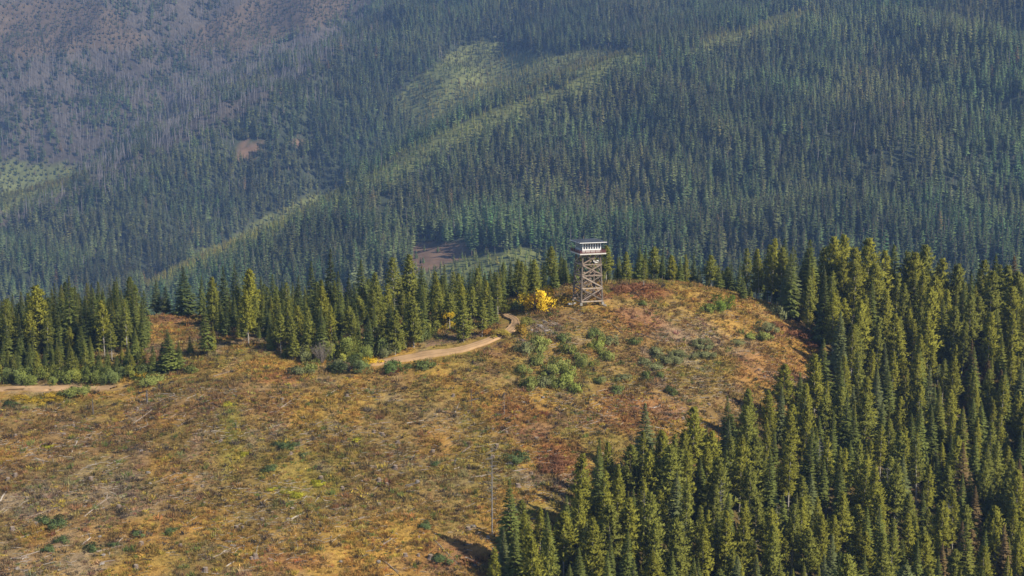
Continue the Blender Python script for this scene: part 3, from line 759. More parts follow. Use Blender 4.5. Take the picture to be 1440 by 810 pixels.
WHERE = {'slope': 'dense downhill stand', 'crest': 'behind the lookout crest', 'track': 'in the wood behind the track', 'road': 'in the clump behind the road'}
GRP = {'slope': 'dense downhill stand', 'crest': 'trees behind the lookout crest', 'track': 'wood behind the track', 'road': 'clump behind the road'}
RPa = np.array(RP)
def edge_dist(x, y):
    a = RPa[:13]; b_ = np.roll(RPa, -1, 0)[:13]; d = b_ - a
    t = np.clip((((x, y) - a) * d).sum(1) / (d ** 2).sum(1), 0, 1)
    return float(np.sqrt((((x, y) - a - d * t[:, None]) ** 2).sum(1)).min())
for i in sorted(single):
    x, y, h, k, st, c, w = trees[i]
    z = float(H(x, y)); var = random.randrange(8)
    lum = c[1]; hue = c[0] / c[1]
    if hue > 1.15: cw = 'rusty brown'
    elif c[2] / c[1] > .42 and k == 'fir': cw = 'blue green'
    elif hue > .91: cw = 'yellow green' if lum > .235 else 'olive green'
    elif lum < .157: cw = 'dark green'
    else: cw = 'mid green' if lum < .22 else 'fresh green'
    hs_ = 'very short' if h < 6.5 else 'short' if h < 9 else 'medium' if h < 11.5 else 'middling' if h < 14 else 'tall' if h < 17 else 'very tall'
    ww = 'broad ' if w > 1.1 else 'slim ' if w < .87 else ''
    kw = ww + 'fir' if k == 'fir' else ww + ('pine with bare lower trunk' if var in (1, 3, 4, 6) else 'pine leafy to its foot')
    wh = WHERE[st]
    if st == 'slope':
        e = edge_dist(x, y); wh = ('edging the ' if e < 5 else 'just inside the ' if e < 16 else 'deep in the ') + wh
    s = h / TH; sw = s * w * (1 if h > 9 else 1.15)
    lean = (random.gauss(0, .018), random.gauss(0, .018))
    o = thing('fir_tree' if k == 'fir' else 'pine_tree', f'{hs_} {cw} {kw} {wh}', 'fir tree' if k == 'fir' else 'pine tree', (x, y, z),
              random.uniform(0, 6.28), f'{hs_} {cw} {kw}, {wh}', (sw, sw, s))
    o.rotation_euler = (lean[0], lean[1], o.rotation_euler[2])
    tm, cm, _ = KINDS[k][var]
    put('trunk', tm, o); put('crown', cm, o, c)
rest = [i for i in range(len(trees)) if i not in single]
T = [trees[i] for i in rest]
pts = np.array([(t[0], t[1], float(H(t[0], t[1]))) for t in T])
scatter('conifer_stand', pts, np.c_[np.zeros((len(T), 2)), rng.uniform(0, 6.28, len(T))],
        np.array([(t[2] / TH * t[6], t[2] / TH * t[6], t[2] / TH) for t in T]),
        np.array([random.randrange(8) + (8 if t[3] == 'pine' else 0) for t in T]), np.array([t[5] for t in T]),
        [q[2] for q in KINDS['fir']] + [q[2] for q in KINDS['pine']])

# ------------------------------------------------------------------ the lookout tower
def make_tower():
    p0 = hit(828, 428)
    p0 = unproj(826.5, 424, 320.0); p0[2] = float(H(p0[0], p0[1])) - .05
    t = thing('lookout_tower', 'timber fire lookout tower with windowed cabin and railed catwalk on top', 'tower', p0, R(17.9), None, (1.04, 1.04, 1.05))
    lv = [0.15, 3.4, 6.2, 8.6, 10.9]
    hw = lambda z: 2.5 - .45 * z / 10.9
    cn = [(-1, -1), (1, -1), (1, 1), (-1, 1)]
    for sx, sy in cn:
        b = MB(); b.box((sx * 2.52, sy * 2.52, .0), (.5, .5, .6)); b.build('footing', 'concrete', t)
        b = MB(); b.bar((sx * 2.5, sy * 2.5, .3), (sx * hw(10.9), sy * hw(10.9), 10.75), .32); b.build('leg', 'timber_grey', t)
    sides = [((-1, -1), (1, -1)), ((1, -1), (1, 1)), ((1, 1), (-1, 1)), ((-1, 1), (-1, -1))]
    for (a, c_) in sides:
        nx, ny = (a[0] + c_[0]) / 2, (a[1] + c_[1]) / 2      # outward
        for i, z in enumerate(lv[:-1]):
            zz = max(z, .55); w = hw(zz); off = .19
            pa = np.array((a[0] * w + nx * off, a[1] * w + ny * off, zz)); pc = np.array((c_[0] * w + nx * off, c_[1] * w + ny * off, zz))
            b = MB(); b.bar(pa, pc, .1, .28); b.build('girt', random.choice(('timber', 'timber_pale')), t)
            z2 = lv[i + 1] - .1; w1, w2 = hw(zz + .2), hw(z2)
            for fl, o2 in ((1, .17), (-1, .27)):
                s_, e_ = (a, c_) if fl == 1 else (c_, a)
                b = MB(); b.bar((s_[0] * w1 + nx * o2, s_[1] * w1 + ny * o2, zz + .2), (e_[0] * w2 + nx * o2, e_[1] * w2 + ny * o2, z2), .09, .25)
                b.build('brace', random.choice(('timber', 'timber', 'timber_pale', 'timber_grey')), t)
    # stair flights zigzag inside the frame
    zs = [.2, 2.3, 4.4, 6.5, 8.6, 10.7]
    for i in range(5):
        sg = 1 if i % 2 == 0 else -1; yy = -.75 if i % 2 == 0 else .75
        x0, x1 = -1.35 * sg, 1.35 * sg
        for dy in (-.45, .45):
            b = MB(); b.bar((x0, yy + dy, zs[i]), (x1, yy + dy, zs[i + 1]), .08, .26); b.build('stringer', 'timber', t)
            b = MB(); b.bar((x0, yy + dy, zs[i] + .95), (x1, yy + dy, zs[i + 1] + .95), .07, .1); b.build('handrail', 'timber', t)
        for k in range(9):
            f = (k + .7) / 9.4
            b = MB(); b.box((x0 + (x1 - x0) * f, yy, zs[i] + (zs[i + 1] - zs[i]) * f + .1), (.28, .80, .05)); b.build('stair_tread', 'timber', t)
        if i < 4:
            b = MB(); b.box((x1 + .3 * sg, 0, zs[i + 1] + .02), (.62, 2.5, .09)); b.build('landing', 'timber', t)
    b = MB(); b.box((1.25, -1.92, 9.3), (1.5, .06, .26)); b.build('landing_rail_board', 'white_paint', t)
    b = MB(); b.box((1.35, -1.92, 8.98), (1.3, .06, .2)); b.build('landing_rail_board', 'white_paint', t)
    # catwalk
    zd = 10.9
    for k in range(5):
        b = MB(); b.bar((-2.95, -2.4 + 1.2 * k, zd - .0), (2.95, -2.4 + 1.2 * k, zd), .14, .26); b.build('joist', 'timber', t)
    for k in range(21):
        y = -2.9 + 5.8 * k / 20
        b = MB(); b.box((0, y, zd + .17), (6.0, .26, .06)); b.build('deck_plank', 'timber', t)
    for nx, ny in ((0, -1), (1, 0), (0, 1), (-1, 0)):
        def E(u, o, z): return (u if ny else nx * o, u if nx else ny * o, z)
        def ebox(u0, u1, o, z0, z1, th):
            b_ = MB(); L_ = u1 - u0
            b_.box(E((u0 + u1) / 2, o, (z0 + z1) / 2), (L_ if ny else th, L_ if nx else th, z1 - z0)); return b_
        tr_ = 0 if ny else .06
        ebox(-3.06 + tr_, 3.06 - tr_, 3.05, zd - .04, zd + .23, .08).build('fascia', 'cream_paint', t)
        for k in range(6):
            u = -2.95 + 5.9 * k / 5
            if nx and k in (0, 5): continue
            ebox(u - .05, u + .05, 2.94, zd + .2, zd + .92, .1).build('rail_post', 'maroon_paint', t)
        for z0, z1 in ((.28, .44), (.49, .65), (.76, .90)):
            ebox(-3.04 + tr_, 3.04 - tr_, 3.02, zd + z0, zd + z1, .045).build('rail', 'maroon_paint', t)
        # cabin wall, window band, frames
        hc = 2.15; zf = zd + .2
        in_ = .0 if ny else .12
        wm = 'white_paint' if (ny == -1 or nx == 1) else 'white_paint_shaded'  # sides turned from the sun have their shade painted into the colour
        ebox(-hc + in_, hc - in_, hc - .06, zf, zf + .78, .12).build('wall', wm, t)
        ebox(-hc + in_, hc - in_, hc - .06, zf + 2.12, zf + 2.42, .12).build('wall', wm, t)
        nwin = 7
        for k in range(nwin):
            u0 = -hc + .1 + (2 * hc - .2) * k / nwin; u1 = -hc + .1 + (2 * hc - .2) * (k + 1) / nwin
            b = MB()
            for q0, q1, za, zb in ((u0, u0 + .09, zf + .78, zf + 2.12), (u1 - .09, u1, zf + .78, zf + 2.12), (u0 + .09, u1 - .09, zf + .78, zf + .87), (u0 + .09, u1 - .09, zf + 2.03, zf + 2.12), (u0 + .09, u1 - .09, zf + 1.42, zf + 1.47)):
                bb = ebox(q0, q1, hc - .05, za, zb, .1); b.add(bb.v, bb.f)
            win = b.build('window', wm if ny == -1 or nx == 1 else 'white_paint_shaded', t)
            ebox(u0 + .07, u1 - .07, hc - .08, zf + .85, zf + 2.05, .02).build('pane', 'glass', win)
    for sx, sy in cn:
        b = MB(); b.box((sx * 2.1, sy * 2.1, zd + .2 + 1.21), (.16, .16, 2.42)); b.build('corner_post', 'white_paint', t)
    b = MB(); b.box((0, 0, zd + .215), (4.1, 4.1, .02)); b.build('floor', 'timber', t)
    # low hipped metal roof
    ze = zd + 2.62; e = 3.15
    b = MB(); b.add([(-e, -e, ze), (e, -e, ze), (e, e, ze), (-e, e, ze), (-e, -e, ze + .06), (e, -e, ze + .06), (e, e, ze + .06), (-e, e, ze + .06), (-.5, 0, ze + .5), (.5, 0, ze + .5)],
                    [(3, 2, 1, 0), (0, 1, 5, 4), (1, 2, 6, 5), (2, 3, 7, 6), (3, 0, 4, 7), (4, 5, 9, 8), (5, 6, 9), (6, 7, 8, 9), (7, 4, 8)])
    rf = b.build('roof', 'roof_metal', t)
    for nx, ny in ((0, -1), (1, 0), (0, 1), (-1, 0)):
        b = MB(); L_ = 2 * e + .06
        b.box((nx * (e + .02), ny * (e + .02), ze - .05), (L_ if ny else .05, L_ - .11 if nx else .05, .13)); b.build('eave_board', 'white_paint', rf)
    b = MB(); b.tube([(-.9, .6, ze + .25), (-.9, .6, ze + 1.0)], [.09, .09], 8); b.build('stove_pipe', 'timber_dark', rf)
    return t
make_tower()
q = hit(812, 425, 300); b = MB(); b.box((0, 0, .25), (2.0, .5, .36)); b.box((.15, 0, .39), (1.7, .36, .06))
o = b.build('low_box', 'white_paint'); tag(o, 'low white box lying at the foot of the lookout tower', 'box')
tp = unproj(826.5, 424, 320.0); ang = R(17.9)
bx_, by_ = tp[0] + math.cos(ang) * -3.6 - math.sin(ang) * .6, tp[1] + math.sin(ang) * -3.6 + math.cos(ang) * .6
o.location = (bx_, by_, float(H(bx_, by_)) - .1); o.rotation_euler = (0, 0, ang + R(8))

# ------------------------------------------------------------------ shrubs
def shrub_mesh(seed, n=1000, flat=1.0, leaf=.18, up=.5):
    rr = random.Random(seed); b = MB()
    cl = [(np.array((rr.gauss(0, .5), rr.gauss(0, .5), rr.uniform(.2, .9) * flat)), rr.uniform(.2, .46)) for _ in range(9)]
    for i in range(n):
        c_, r_ = cl[rr.randrange(9)]
        d = nrm(np.array((rr.gauss(0, 1), rr.gauss(0, 1), rr.gauss(.2, 1)))); p = c_ + d * r_ * rr.uniform(.45, 1.05)
        p[2] = max(p[2], .02)
        b.spray(p, nrm(d + UPV * up + np.array((rr.gauss(0, .4), rr.gauss(0, .4), 0))), leaf * rr.uniform(.6, 1.3), leaf * .55, nrm(nrm(p - np.array((0, 0, .2))) + d * .5 + np.array((rr.gauss(0, .35), rr.gauss(0, .35), .35 + rr.gauss(0, .3)))), 0, .2)
    for i in range(40):     # ragged shoots that stick out of the mass
        a = rr.uniform(0, 6.28); q = np.array((math.cos(a), math.sin(a), 0)) * rr.uniform(.1, .85); q[2] = rr.uniform(.2, .8) * flat
        dd = nrm(q * .7 + UPV * .7 + np.array((rr.gauss(0, .2), rr.gauss(0, .2), 0)))
        for j in range(4):
            b.spray(q + dd * .16 * j, nrm(dd + np.array((rr.gauss(0, .5), rr.gauss(0, .5), .1))), leaf * rr.uniform(.8, 1.2), leaf * .5, nrm(q + UPV * .5 + np.array((rr.gauss(0, .4), rr.gauss(0, .4), 0))), 0, .2)
    return b.mesh('shrub_leaves', ['leaves'], (.35, .35, .35))
def stem_mesh(seed, k=7, h=.8, spread=.5, mat='bark', twigs=0, r=.03):
    rr = random.Random(seed); b = MB()
    for i in range(k):
        a = rr.uniform(0, 6.28); L = h * rr.uniform(.7, 1.1); q = pol(a, R(rr.uniform(50, 85))) * L; q[:2] *= spread * 2
        b.tube([(0, 0, -.1), q * .5 + UPV * .08, q], [r, r * .7, r * .25], 4, 0, False)
        for j in range(twigs):
            p = q * rr.uniform(.35, .95); e_ = p + pol(rr.uniform(0, 6.28), R(rr.uniform(20, 80))) * L * rr.uniform(.15, .35)
            b.tube([p, e_], [r * .4, r * .12], 3, 0, False)
    return b.mesh('shrub_stems', [mat])
shrub_m = [shrub_mesh(500 + i) for i in range(6)]; big_shrub_m = [shrub_mesh(540 + i, 2600, 1.0, .105) for i in range(3)]; stem_m = [stem_mesh(520 + i) for i in range(3)]
WILL, DGRN, SAGE, YEL, ORG, FRESH = (.22, .24, .062), (.14, .17, .05), (.19, .20, .085), (.55, .39, .02), (.52, .24, .02), (.23, .26, .055)
def shrub(px, py, size, c, label, group=None, wide=1.0, tall=1.0, kind='shrub'):
    p = hit_near(px, py); s = size * .85
    o = thing('shrub', label, kind, p - np.array((0, 0, .08)), random.uniform(0, 6.28), group, (s * wide, s * wide, s * tall))
    cc = np.array(c) * random.uniform(1.0, 1.4)
    put('stems', random.choice(stem_m), o); put('foliage', random.choice(shrub_m if size < 2.5 else big_shrub_m), o, cc)
    return o
G1 = 'willow green shrubs below the lookout tower'
for px, py, s, c in [(740, 497, 2.4, SAGE), (756, 486, 2.3, WILL), (759, 497, 2.2, WILL), (801, 499, 2.2, WILL), (841, 490, 2.2, FRESH), (856, 486, 2.0, SAGE), (856, 508, 2.0, WILL), (824, 518, 2.6, WILL), (756, 514, 2.3, WILL), (770, 528, 2.2, WILL), (787, 521, 2.4, WILL),
        (798, 531, 2.3, FRESH), (801, 543, 2.3, FRESH), (808, 553, 1.8, FRESH), (788, 545, 2.0, WILL), (747, 545, 2.3, WILL), (735, 526, 1.9, WILL), (763, 545, 2.0, SAGE), (775, 540, 1.6, WILL), (815, 508, 1.8, WILL), (845, 500, 1.6, WILL)]:
    shrub(px, py, s, c, 'light green leafy shrub in the thicket below the lookout tower', G1, 1.0, 1.05)
G2 = 'dark green shrubs below the lookout tower'
for px, py, s in [(791, 481, 1.9), (836, 474, 2.0), (842, 540, 1.5), (908, 534, 1.6), (892, 485, 1.7), (944, 557, 1.7), (869, 553, 1.7), (928, 531, 1.3)]:
    shrub(px, py, s, DGRN, 'small dark green shrub on the slope below the lookout tower', G2)
G3 = 'olive shrubs on the stony crest slope'
for px, py, s in [(878, 535, 1.7), (920, 498, 2.0), (928, 510, 2.0), (918, 519, 1.8), (937, 512, 2.0), (946, 503, 1.8), (956, 511, 1.8), (980, 488, 2.2), (954, 500, 1.6), (970, 505, 1.6), (987, 504, 1.8), (1001, 504, 1.7), (1036, 485, 1.5), (905, 512, 1.6), (995, 492, 1.6)]:
    shrub(px, py, s, SAGE, 'olive green low shrub in the loose patch on the stony slope', G3, 1.2, .8)
shrub(1016, 437, 3.6, (.15, .21, .03), 'rounded bright green bush standing alone near the grassy crest', None, 1.0, 1.05)
shrub(998, 440, 2.0, FRESH, 'small green bush beside the rounded bright green bush')
shrub(1078, 468, 2.8, SAGE, 'pale sage green bush on the golden shoulder near the wood')
shrub(1073, 478, 2.2, WILL, 'green bush just below the pale sage green bush', None, 1.3, .8); shrub(1053, 476, 1.7, FRESH, 'yellowish green low bush on the golden shoulder', None, 1.2, .7)
shrub(1111, 440, 3.2, (.30, .20, .04), 'orange tinged tall bush at the edge of the wood', None, .9, 1.4); shrub(1124, 452, 3.4, (.24, .22, .035), 'yellow green tall bush at the edge of the wood', None, 1, 1.3)
shrub(1098, 446, 2.4, SAGE, 'grey green bush at the edge of the wood beside the orange one', None, 1, 1.2); shrub(904, 430, 1.2, DGRN, 'very small dark shrub on the crest near the lookout tower')
shrub(752, 437, 5.4, (.62, .44, .025), 'large bright yellow autumn bush by the bend of the dirt track', None, .95, 1.0); shrub(769, 429, 3.6, ORG, 'orange autumn bush against the large yellow bush', None, 1, 1.0)
shrub(787, 429, 2.6, (.42, .28, .03), 'golden low bush between the yellow bush and the lookout tower', None, 1.4, .8); shrub(740, 437, 3.0, DGRN, 'dark green bush at the bend of the dirt track', None, 1, 1)
shrub(722, 436, 2.6, (.25, .25, .03), 'yellow green bush where the dirt track goes into the wood', None, 1.2, 1)
shrub(628, 462, 2.2, (.4, .3, .02), 'yellow leaved low bush under the wood by the dirt clearing', None, 1.2, .8)
shrub(490, 524, 3.4, (.11, .14, .05), 'wide grey green bush at the lower end of the dirt track', None, 1.2, .9); shrub(504, 518, 2.6, DGRN, 'dark bush behind the wide grey green bush'); shrub(476, 521, 2.4, SAGE, 'sage bush beside the wide grey green bush')
shrub(552, 521, 2.4, (.09, .13, .035), 'green bush on the lower edge of the dirt track, the larger of two', None, 1.2, .9); shrub(596, 520, 2.2, DGRN, 'dark green bush on the lower edge of the dirt track', None, 1.3, .8)
shrub(435, 524, 2.4, WILL, 'green bush near the leafless grey shrub'); shrub(418, 527, 2.0, SAGE, 'sage green low bush near the leafless grey shrub', None, 1.3, .8)
shrub(520, 513, 2.0, YEL, 'yellowing bush beside the lower end of the dirt track', None, 1.2, .8); shrub(700, 474, 2.0, (.28, .22, .04), 'yellow green bush between the dirt track and the wood', None, 1.3, .8); shrub(688, 470, 1.8, (.26, .13, .03), 'orange low bush between the dirt track and the wood', None, 1.3, .7)
shrub(735, 470, 2.2, (.30, .20, .03), 'golden bush on the outer side of the track bend', None, 1, 1); shrub(740, 458, 2.0, (.20, .19, .04), 'olive bush on the outer side of the track bend')
for px, py, s in [(105, 556, 2.2), (120, 555, 2.4), (95, 558, 1.6), (205, 543, 2.4), (217, 538, 2.2), (270, 525, 1.7)]:
    shrub(px, py, s, WILL, 'green leafy bush on the verge of the pale dirt road', 'green bushes by the dirt road', 1.3, .8)
for px, py, s in [(25, 562, 1.5), (45, 565, 1.4), (70, 560, 1.6), (85, 563, 1.4), (200, 530, 1.6), (60, 566, 1.2)]:
    shrub(px, py, s, (.40, .28, .03), 'low yellow bush on the verge of the pale dirt road', 'yellow bushes by the dirt road', 1.4, .6)
G4 = 'small green shrubs scattered on the clearcut'
for px, py, s in [(17, 573, 1.5), (62, 737, 1.4), (82, 740, 1.7), (194, 754, 1.1), (242, 749, 1.1), (69, 775, 1.2), (128, 777, 1.4), (163, 768, .9), (88, 761, 1.2), (400, 633, 1.7), (391, 628, 1.1), (417, 628, 1.1), (382, 662, 1.3), (428, 642, .9), (372, 664, .8), (598, 742, 1.3), (620, 790, 1.6), (725, 650, 2.0), (612, 655, 1.0)]:
    shrub(px, py, s, (.115, .155, .055), 'small dark green shrub growing among the logging slash', G4, 1.2, .8)
for px, py, s in [(419, 699, 1.3), (448, 683, 1.1), (405, 695, 1.0), (380, 690, .9), (320, 570, 1.0), (345, 640, 1.0), (500, 620, .9), (445, 680, .8), (66, 630, .9)]:
    shrub(px, py, s, (.38, .36, .03), 'low bright yellow green weed clump on the clearcut', 'yellow green weeds on the clearcut', 1.3, .6)
G5 = 'red leaved low shrubs'
for px, py, s in [(880, 408, 2.2), (895, 406, 2.4), (870, 410, 2.0), (1125, 474, 1.8), (1140, 485, 1.8), (1110, 470, 1.8), (1090, 458, 1.6), (775, 662, 1.8), (790, 655, 1.8), (784, 646, 1.4), (910, 405, 2)]:
    shrub(px, py, s, (.22, .105, .05), 'low red leaved autumn shrub on the cleared hill', G5, 1.4, .6)
for px, py, s, c in [(470, 508, 3.4, OLIP), (485, 506, 4.0, MIDF), (500, 504, 4.2, OLIP), (515, 506, 3.6, MIDF), (530, 502, 3.4, DGRN), (545, 499, 2.8, SAGE), (425, 506, 3.0, SAGE), (440, 508, 2.6, OLIP), (560, 494, 2.6, WILL), (590, 482, 2.4, DGRN), (605, 472, 2.6, OLIP)]:
    shrub(px, py, s, c, 'leafy broadleaf bush crowding the front of the wood by the track', 'bushes at the front of the wood by the track', 1.0, 1.25)
for px in range(4, 200, 13):
    shrub(px + random.uniform(-4, 4), 538 + random.uniform(-5, 1) - (6 if px > 170 else 0), random.uniform(1.8, 3.2), random.choice((DGRN, MIDF, OLIP)), 'dark leafy bush at the foot of the clump behind the road', 'bushes at the foot of the clump behind the road', 1.0, 1.15)
# leafless grey shrub
p = hit(452, 512); o = thing('bare_shrub', 'tall leafless grey shrub at the edge of the wood by the track', 'shrub', p, 0, None, (5.2, 5.2, 5.6))
for i in range(3): put('stems', stem_mesh(560 + i, 12, .8, .62, 'twig', 16, .0055), o)
# yellow leaved young tree inside the wood
p = hit(628, 466, 300); o = thing('young_tree', 'young broadleaf tree with a bright yellow crown inside the wood', 'tree', p)
b = MB(); b.tube([(0, 0, -.3), (.1, 0, 2), (.15, .05, 4.2)], [.1, .08, .04], 6); b.build('trunk', 'bark', o)
f_ = put('crown', shrub_mesh(577, 2000, 1.0, .11), o, YEL); f_.location = (.1, 0, 2.9); f_.scale = (1.5, 1.5, 1.6)

# ------------------------------------------------------------------ dead standing trees
def snag(px, py, h, label, r=.11, n=26, green=False, L0=1.1, mat='snag_wood', lean=(0, 0)):
    p = hit(px, py); o = thing('dead_tree', label, 'dead tree', p); rr = random.Random(int(px))
    b = MB(); L = np.array((lean[0], lean[1], 0))
    b.tube([UPV * -.4, UPV * h * .5 + L * .5, UPV * h + L], [r, r * .7, r * .15], 6); b.build('trunk', mat, o)
    b = MB(); stubs(b, h, r * 1.1, rr, .25, .97, n, 0, L0)
    for i in range(0, len(b.v)): b.v[i] = (b.v[i][0] + L[0] * b.v[i][2] / h, b.v[i][1] + L[1] * b.v[i][2] / h, b.v[i][2])
    b.build('branches', mat, o)
    return o
snag(692, 752, 15.5, 'slim bare dead tree at the edge of the dense stand', .14, 60, L0=1.7)
snag(709, 583, 4.5, 'thin grey dead stem on the open reddish slope', .07, 14, L0=.6)
snag(131, 584, 3.6, 'charred black broken trunk standing alone on the clearcut', .17, 3, mat='log_dark', L0=.4)
snag(207, 568, 2.8, 'stout dark snag stub on the clearcut below the road bushes', .3, 4, mat='log_dark', L0=.5)
snag(1010, 640, 8.5, 'bare grey dead tree above the young stand', .1, 30, L0=1.2)
snag(573, 494, 3.4, 'leaning grey trunk beside the dirt track', .06, 6, mat='snag_wood', lean=(-1.1, .4), L0=.5)
snag(1018, 640, 6.5, 'short bare grey dead tree next to a taller one', .09, 20, L0=1.0)
snag(663, 575, 4.2, 'dark leafless stem on the slope below the track', .08, 22, mat='log_dark', L0=.9)

for px, py, h in [(905, 790, 12), (1012, 760, 11), (1090, 800, 11), (1150, 700, 12), (1245, 740, 12), (1330, 790, 11), (1390, 680, 13), (1290, 640, 12), (1060, 720, 10), (960, 740, 10.5)]:
    snag(px, py, h, 'bare grey dead tree among the living conifers of the dense stand', .11, 44, L0=1.3)['group'] = 'dead trees inside the dense stand'

# ------------------------------------------------------------------ logs, stumps, rocks
def log_mesh(seed, mat, nst=3):
    """unit log along X (length 1, radius 1/20), broken ends and stubs of branches"""
    rr = random.Random(seed); b = MB()
    pts = [np.array((-.5 + i / 4, rr.uniform(-.012, .012), rr.uniform(-.008, .008))) for i in range(5)]
    b.tube(pts, [.028, .026, .024, .021, .015], 7)
    for i in range(nst):
        x = rr.uniform(-.35, .45); a = rr.uniform(0.2, 2.9)
        b.tube([(x, 0, 0), (x + rr.uniform(.01, .06), math.cos(a) * rr.uniform(.05, .12), math.sin(a) * rr.uniform(.05, .12))], [.009, .004], 4, 0, False)
    return b.mesh('log', [mat])
LOGM = {k: [log_mesh(600 + i * 7 + j, k, 2 + j) for j in range(3)] for i, k in enumerate(('log_wood', 'log_dark', 'log_pale'))}
def log(p, q, mat, label, group, thick=1.0):
    p = np.array(p); q = np.array(q); d = q - p; L = float(np.linalg.norm(d))
    me = random.choice(LOGM[mat]); o = put('log', me)
    lift = .028 * thick * 3.3 * .55
    o.location = (p + q) / 2 + np.array((0, 0, lift)); o.rotation_euler = (random.uniform(0, 1), -math.asin(max(-1, min(1, d[2] / L))), math.atan2(d[1], d[0]))
    s = thick * 3.3
    o.scale = (L, s, s)
    return tag(o, label, 'log', group)
def logpx(a, c_, mat, label, group=None, thick=1.0):
    log(hit(*a), hit(*c_), mat, label, group, thick)
for a, c_, th in [((409, 731), (429, 722), 1.6), ((115, 768), (128, 757), 1.5), ((0, 707), (11, 687), 1.6), ((101, 637), (109, 620), 1.3), ((535, 771), (551, 758), 1.4), ((572, 596), (596, 593), 1.1), ((378, 604), (394, 598), 1.2), ((359, 781), (366, 760), 1.2), ((318, 799), (333, 787), 1.2), ((314, 777), (332, 768), 1.2)]:
    logpx(a, c_, 'log_pale', 'short bleached pale log lying on the open clearcut', 'bleached pale logs on the clearcut', th)
for a, c_, th in [((43, 728), (90, 712), 1.3), ((118, 728), (155, 699), 1.4), ((72, 753), (100, 737), 1.2), ((184, 600), (215, 577), 1.2), ((136, 777), (174, 768), 1.2), ((143, 791), (162, 790), 1.2), ((660, 673), (694, 667), 1.3), ((719, 664), (743, 661), 1.6), ((392, 576), (415, 562), 1.1), ((110, 640), (130, 612), 1), ((150, 655), (185, 640), 1),
        ((290, 790), (340, 770), 1.2), ((262, 738), (280, 726), 1.1), ((20, 760), (60, 748), 1.2), ((30, 785), (80, 770), 1.2), ((200, 690), (235, 672), 1.1), ((560, 690), (585, 683), 1), ((490, 735), (520, 728), 1.1), ((575, 720), (600, 706), 1), ((610, 760), (650, 800), 1.1), ((540, 790), (560, 808), 1.1), ((640, 582), (646, 566), 1.4), ((455, 560), (475, 548), 1),
        ((545, 640), (565, 632), 1), ((440, 600), (462, 590), 1), ((250, 600), (275, 588), 1), ((300, 530), (330, 522), 1.1), ((270, 495), (300, 490), 1.4), ((262, 482), (285, 478), 1.5), ((600, 610), (622, 604), 1), ((700, 610), (722, 600), 1), ((820, 600), (845, 592), 1), ((930, 590), (950, 600), 1), ((10, 800), (50, 806), 1.2)]:
    logpx(a, c_, 'log_wood', 'long weathered tan log lying in the logging slash', 'weathered tan logs in the slash', th)
for a, c_, th in [((854, 453), (866, 461), 2.0), ((864, 460), (875, 470), 1.8), ((470, 700), (490, 695), 1.6), ((570, 684), (590, 680), 1.6), ((240, 540), (262, 532), 1.3), ((655, 566), (680, 560), 1.5), ((120, 740), (126, 756), 1.2), ((900, 470), (925, 480), 1.2), ((990, 470), (1010, 478), 1.3)]:
    logpx(a, c_, 'log_dark', 'dark rotten log lying on the cleared hill', 'dark rotten logs', th)
# bleached slash pile beside the bend of the track
for i in range(12):
    x0, y0 = random.uniform(757, 788), random.uniform(452, 470)
    logpx((x0 - random.uniform(4, 8), y0 - random.uniform(1, 4)), (x0 + random.uniform(3, 8), y0 + random.uniform(1, 4)), 'log_pale', 'bleached log of the heap near the bend of the track', 'bleached logs heaped near the track bend', random.uniform(1, 1.6))
for cx, cy, n_ in ((130, 712, 9), (55, 645, 8), (592, 655, 8), (520, 552, 7), (40, 790, 8), (330, 780, 7), (985, 474, 7), (250, 590, 6), (640, 650, 6)):
    for i in range(n_):
        x0, y0 = cx + random.gauss(0, 11), cy + random.gauss(0, 6); a = random.gauss(.35, .6); L = random.uniform(5, 13)
        logpx((x0 - L * math.cos(a), y0 + L * math.sin(a) * .45), (x0 + L * math.cos(a), y0 - L * math.sin(a) * .45), random.choice(('log_wood', 'log_wood', 'log_dark', 'log_pale')),
              'thin log in a tangled heap of logging slash', 'logs tangled in slash heaps', random.uniform(.6, 1.2))
def stump_mb(seed):
    rr = random.Random(seed); n = 9; a = MB(); rs = [1.5, 1.05, .95]; zs = [-.3, .35, 1.3]
    vs = []; ph = [rr.uniform(.8, 1.25) for _ in range(n)]
    for j, (r_, z) in enumerate(zip(rs, zs)):
        for k in range(n):
            t = 2 * math.pi * k / n; f = ph[k] if j == 0 else 1 + (ph[k] - 1) * .3
            vs.append((math.cos(t) * r_ * f, math.sin(t) * r_ * f, z + (rr.uniform(-.08, .12) if j == 2 else 0)))
    a.add(vs, [(j * n + k, j * n + (k + 1) % n, (j + 1) * n + (k + 1) % n, (j + 1) * n + k) for j in range(2) for k in range(n)])
    c_ = MB(); c_.add([(v[0] * .97, v[1] * .97, v[2] + .015) for v in vs[2 * n:]], [tuple(range(n))])
    return a.mesh('stump_bark', ['stump_wood']), c_.mesh('stump_cut', ['stump_top'])
SM = [stump_mb(700 + i) for i in range(4)]
def rock_mesh(seed):
    rr = random.Random(seed); b = MB(); vs = []
    for j, (r_, z) in enumerate(((.75, -.35), (1.0, .1), (.8, .5), (.35, .72))):
        for k in range(7):
            t = 2 * math.pi * k / 7 + j * .4; f = rr.uniform(.78, 1.2); vs.append((math.cos(t) * r_ * f, math.sin(t) * r_ * f * .8, z + rr.uniform(-.1, .1)))
    fs = [(j * 7 + k, j * 7 + (k + 1) % 7, (j + 1) * 7 + (k + 1) % 7, (j + 1) * 7 + k) for j in range(3) for k in range(7)] + [tuple(21 + k for k in range(7))]
    b.add(vs, fs); return b.mesh('rock', ['rock'])
RM = [rock_mesh(800 + i) for i in range(5)]
def clear_spot():
    while True:
        px_, py_ = random.uniform(0, 1150), random.uniform(500, 808)
        if py_ < 555 and px_ < 720: continue
        q_ = hit(px_, py_)
        if not bool(in_poly(q_[0], q_[1], RP)): return px_, py_, q_
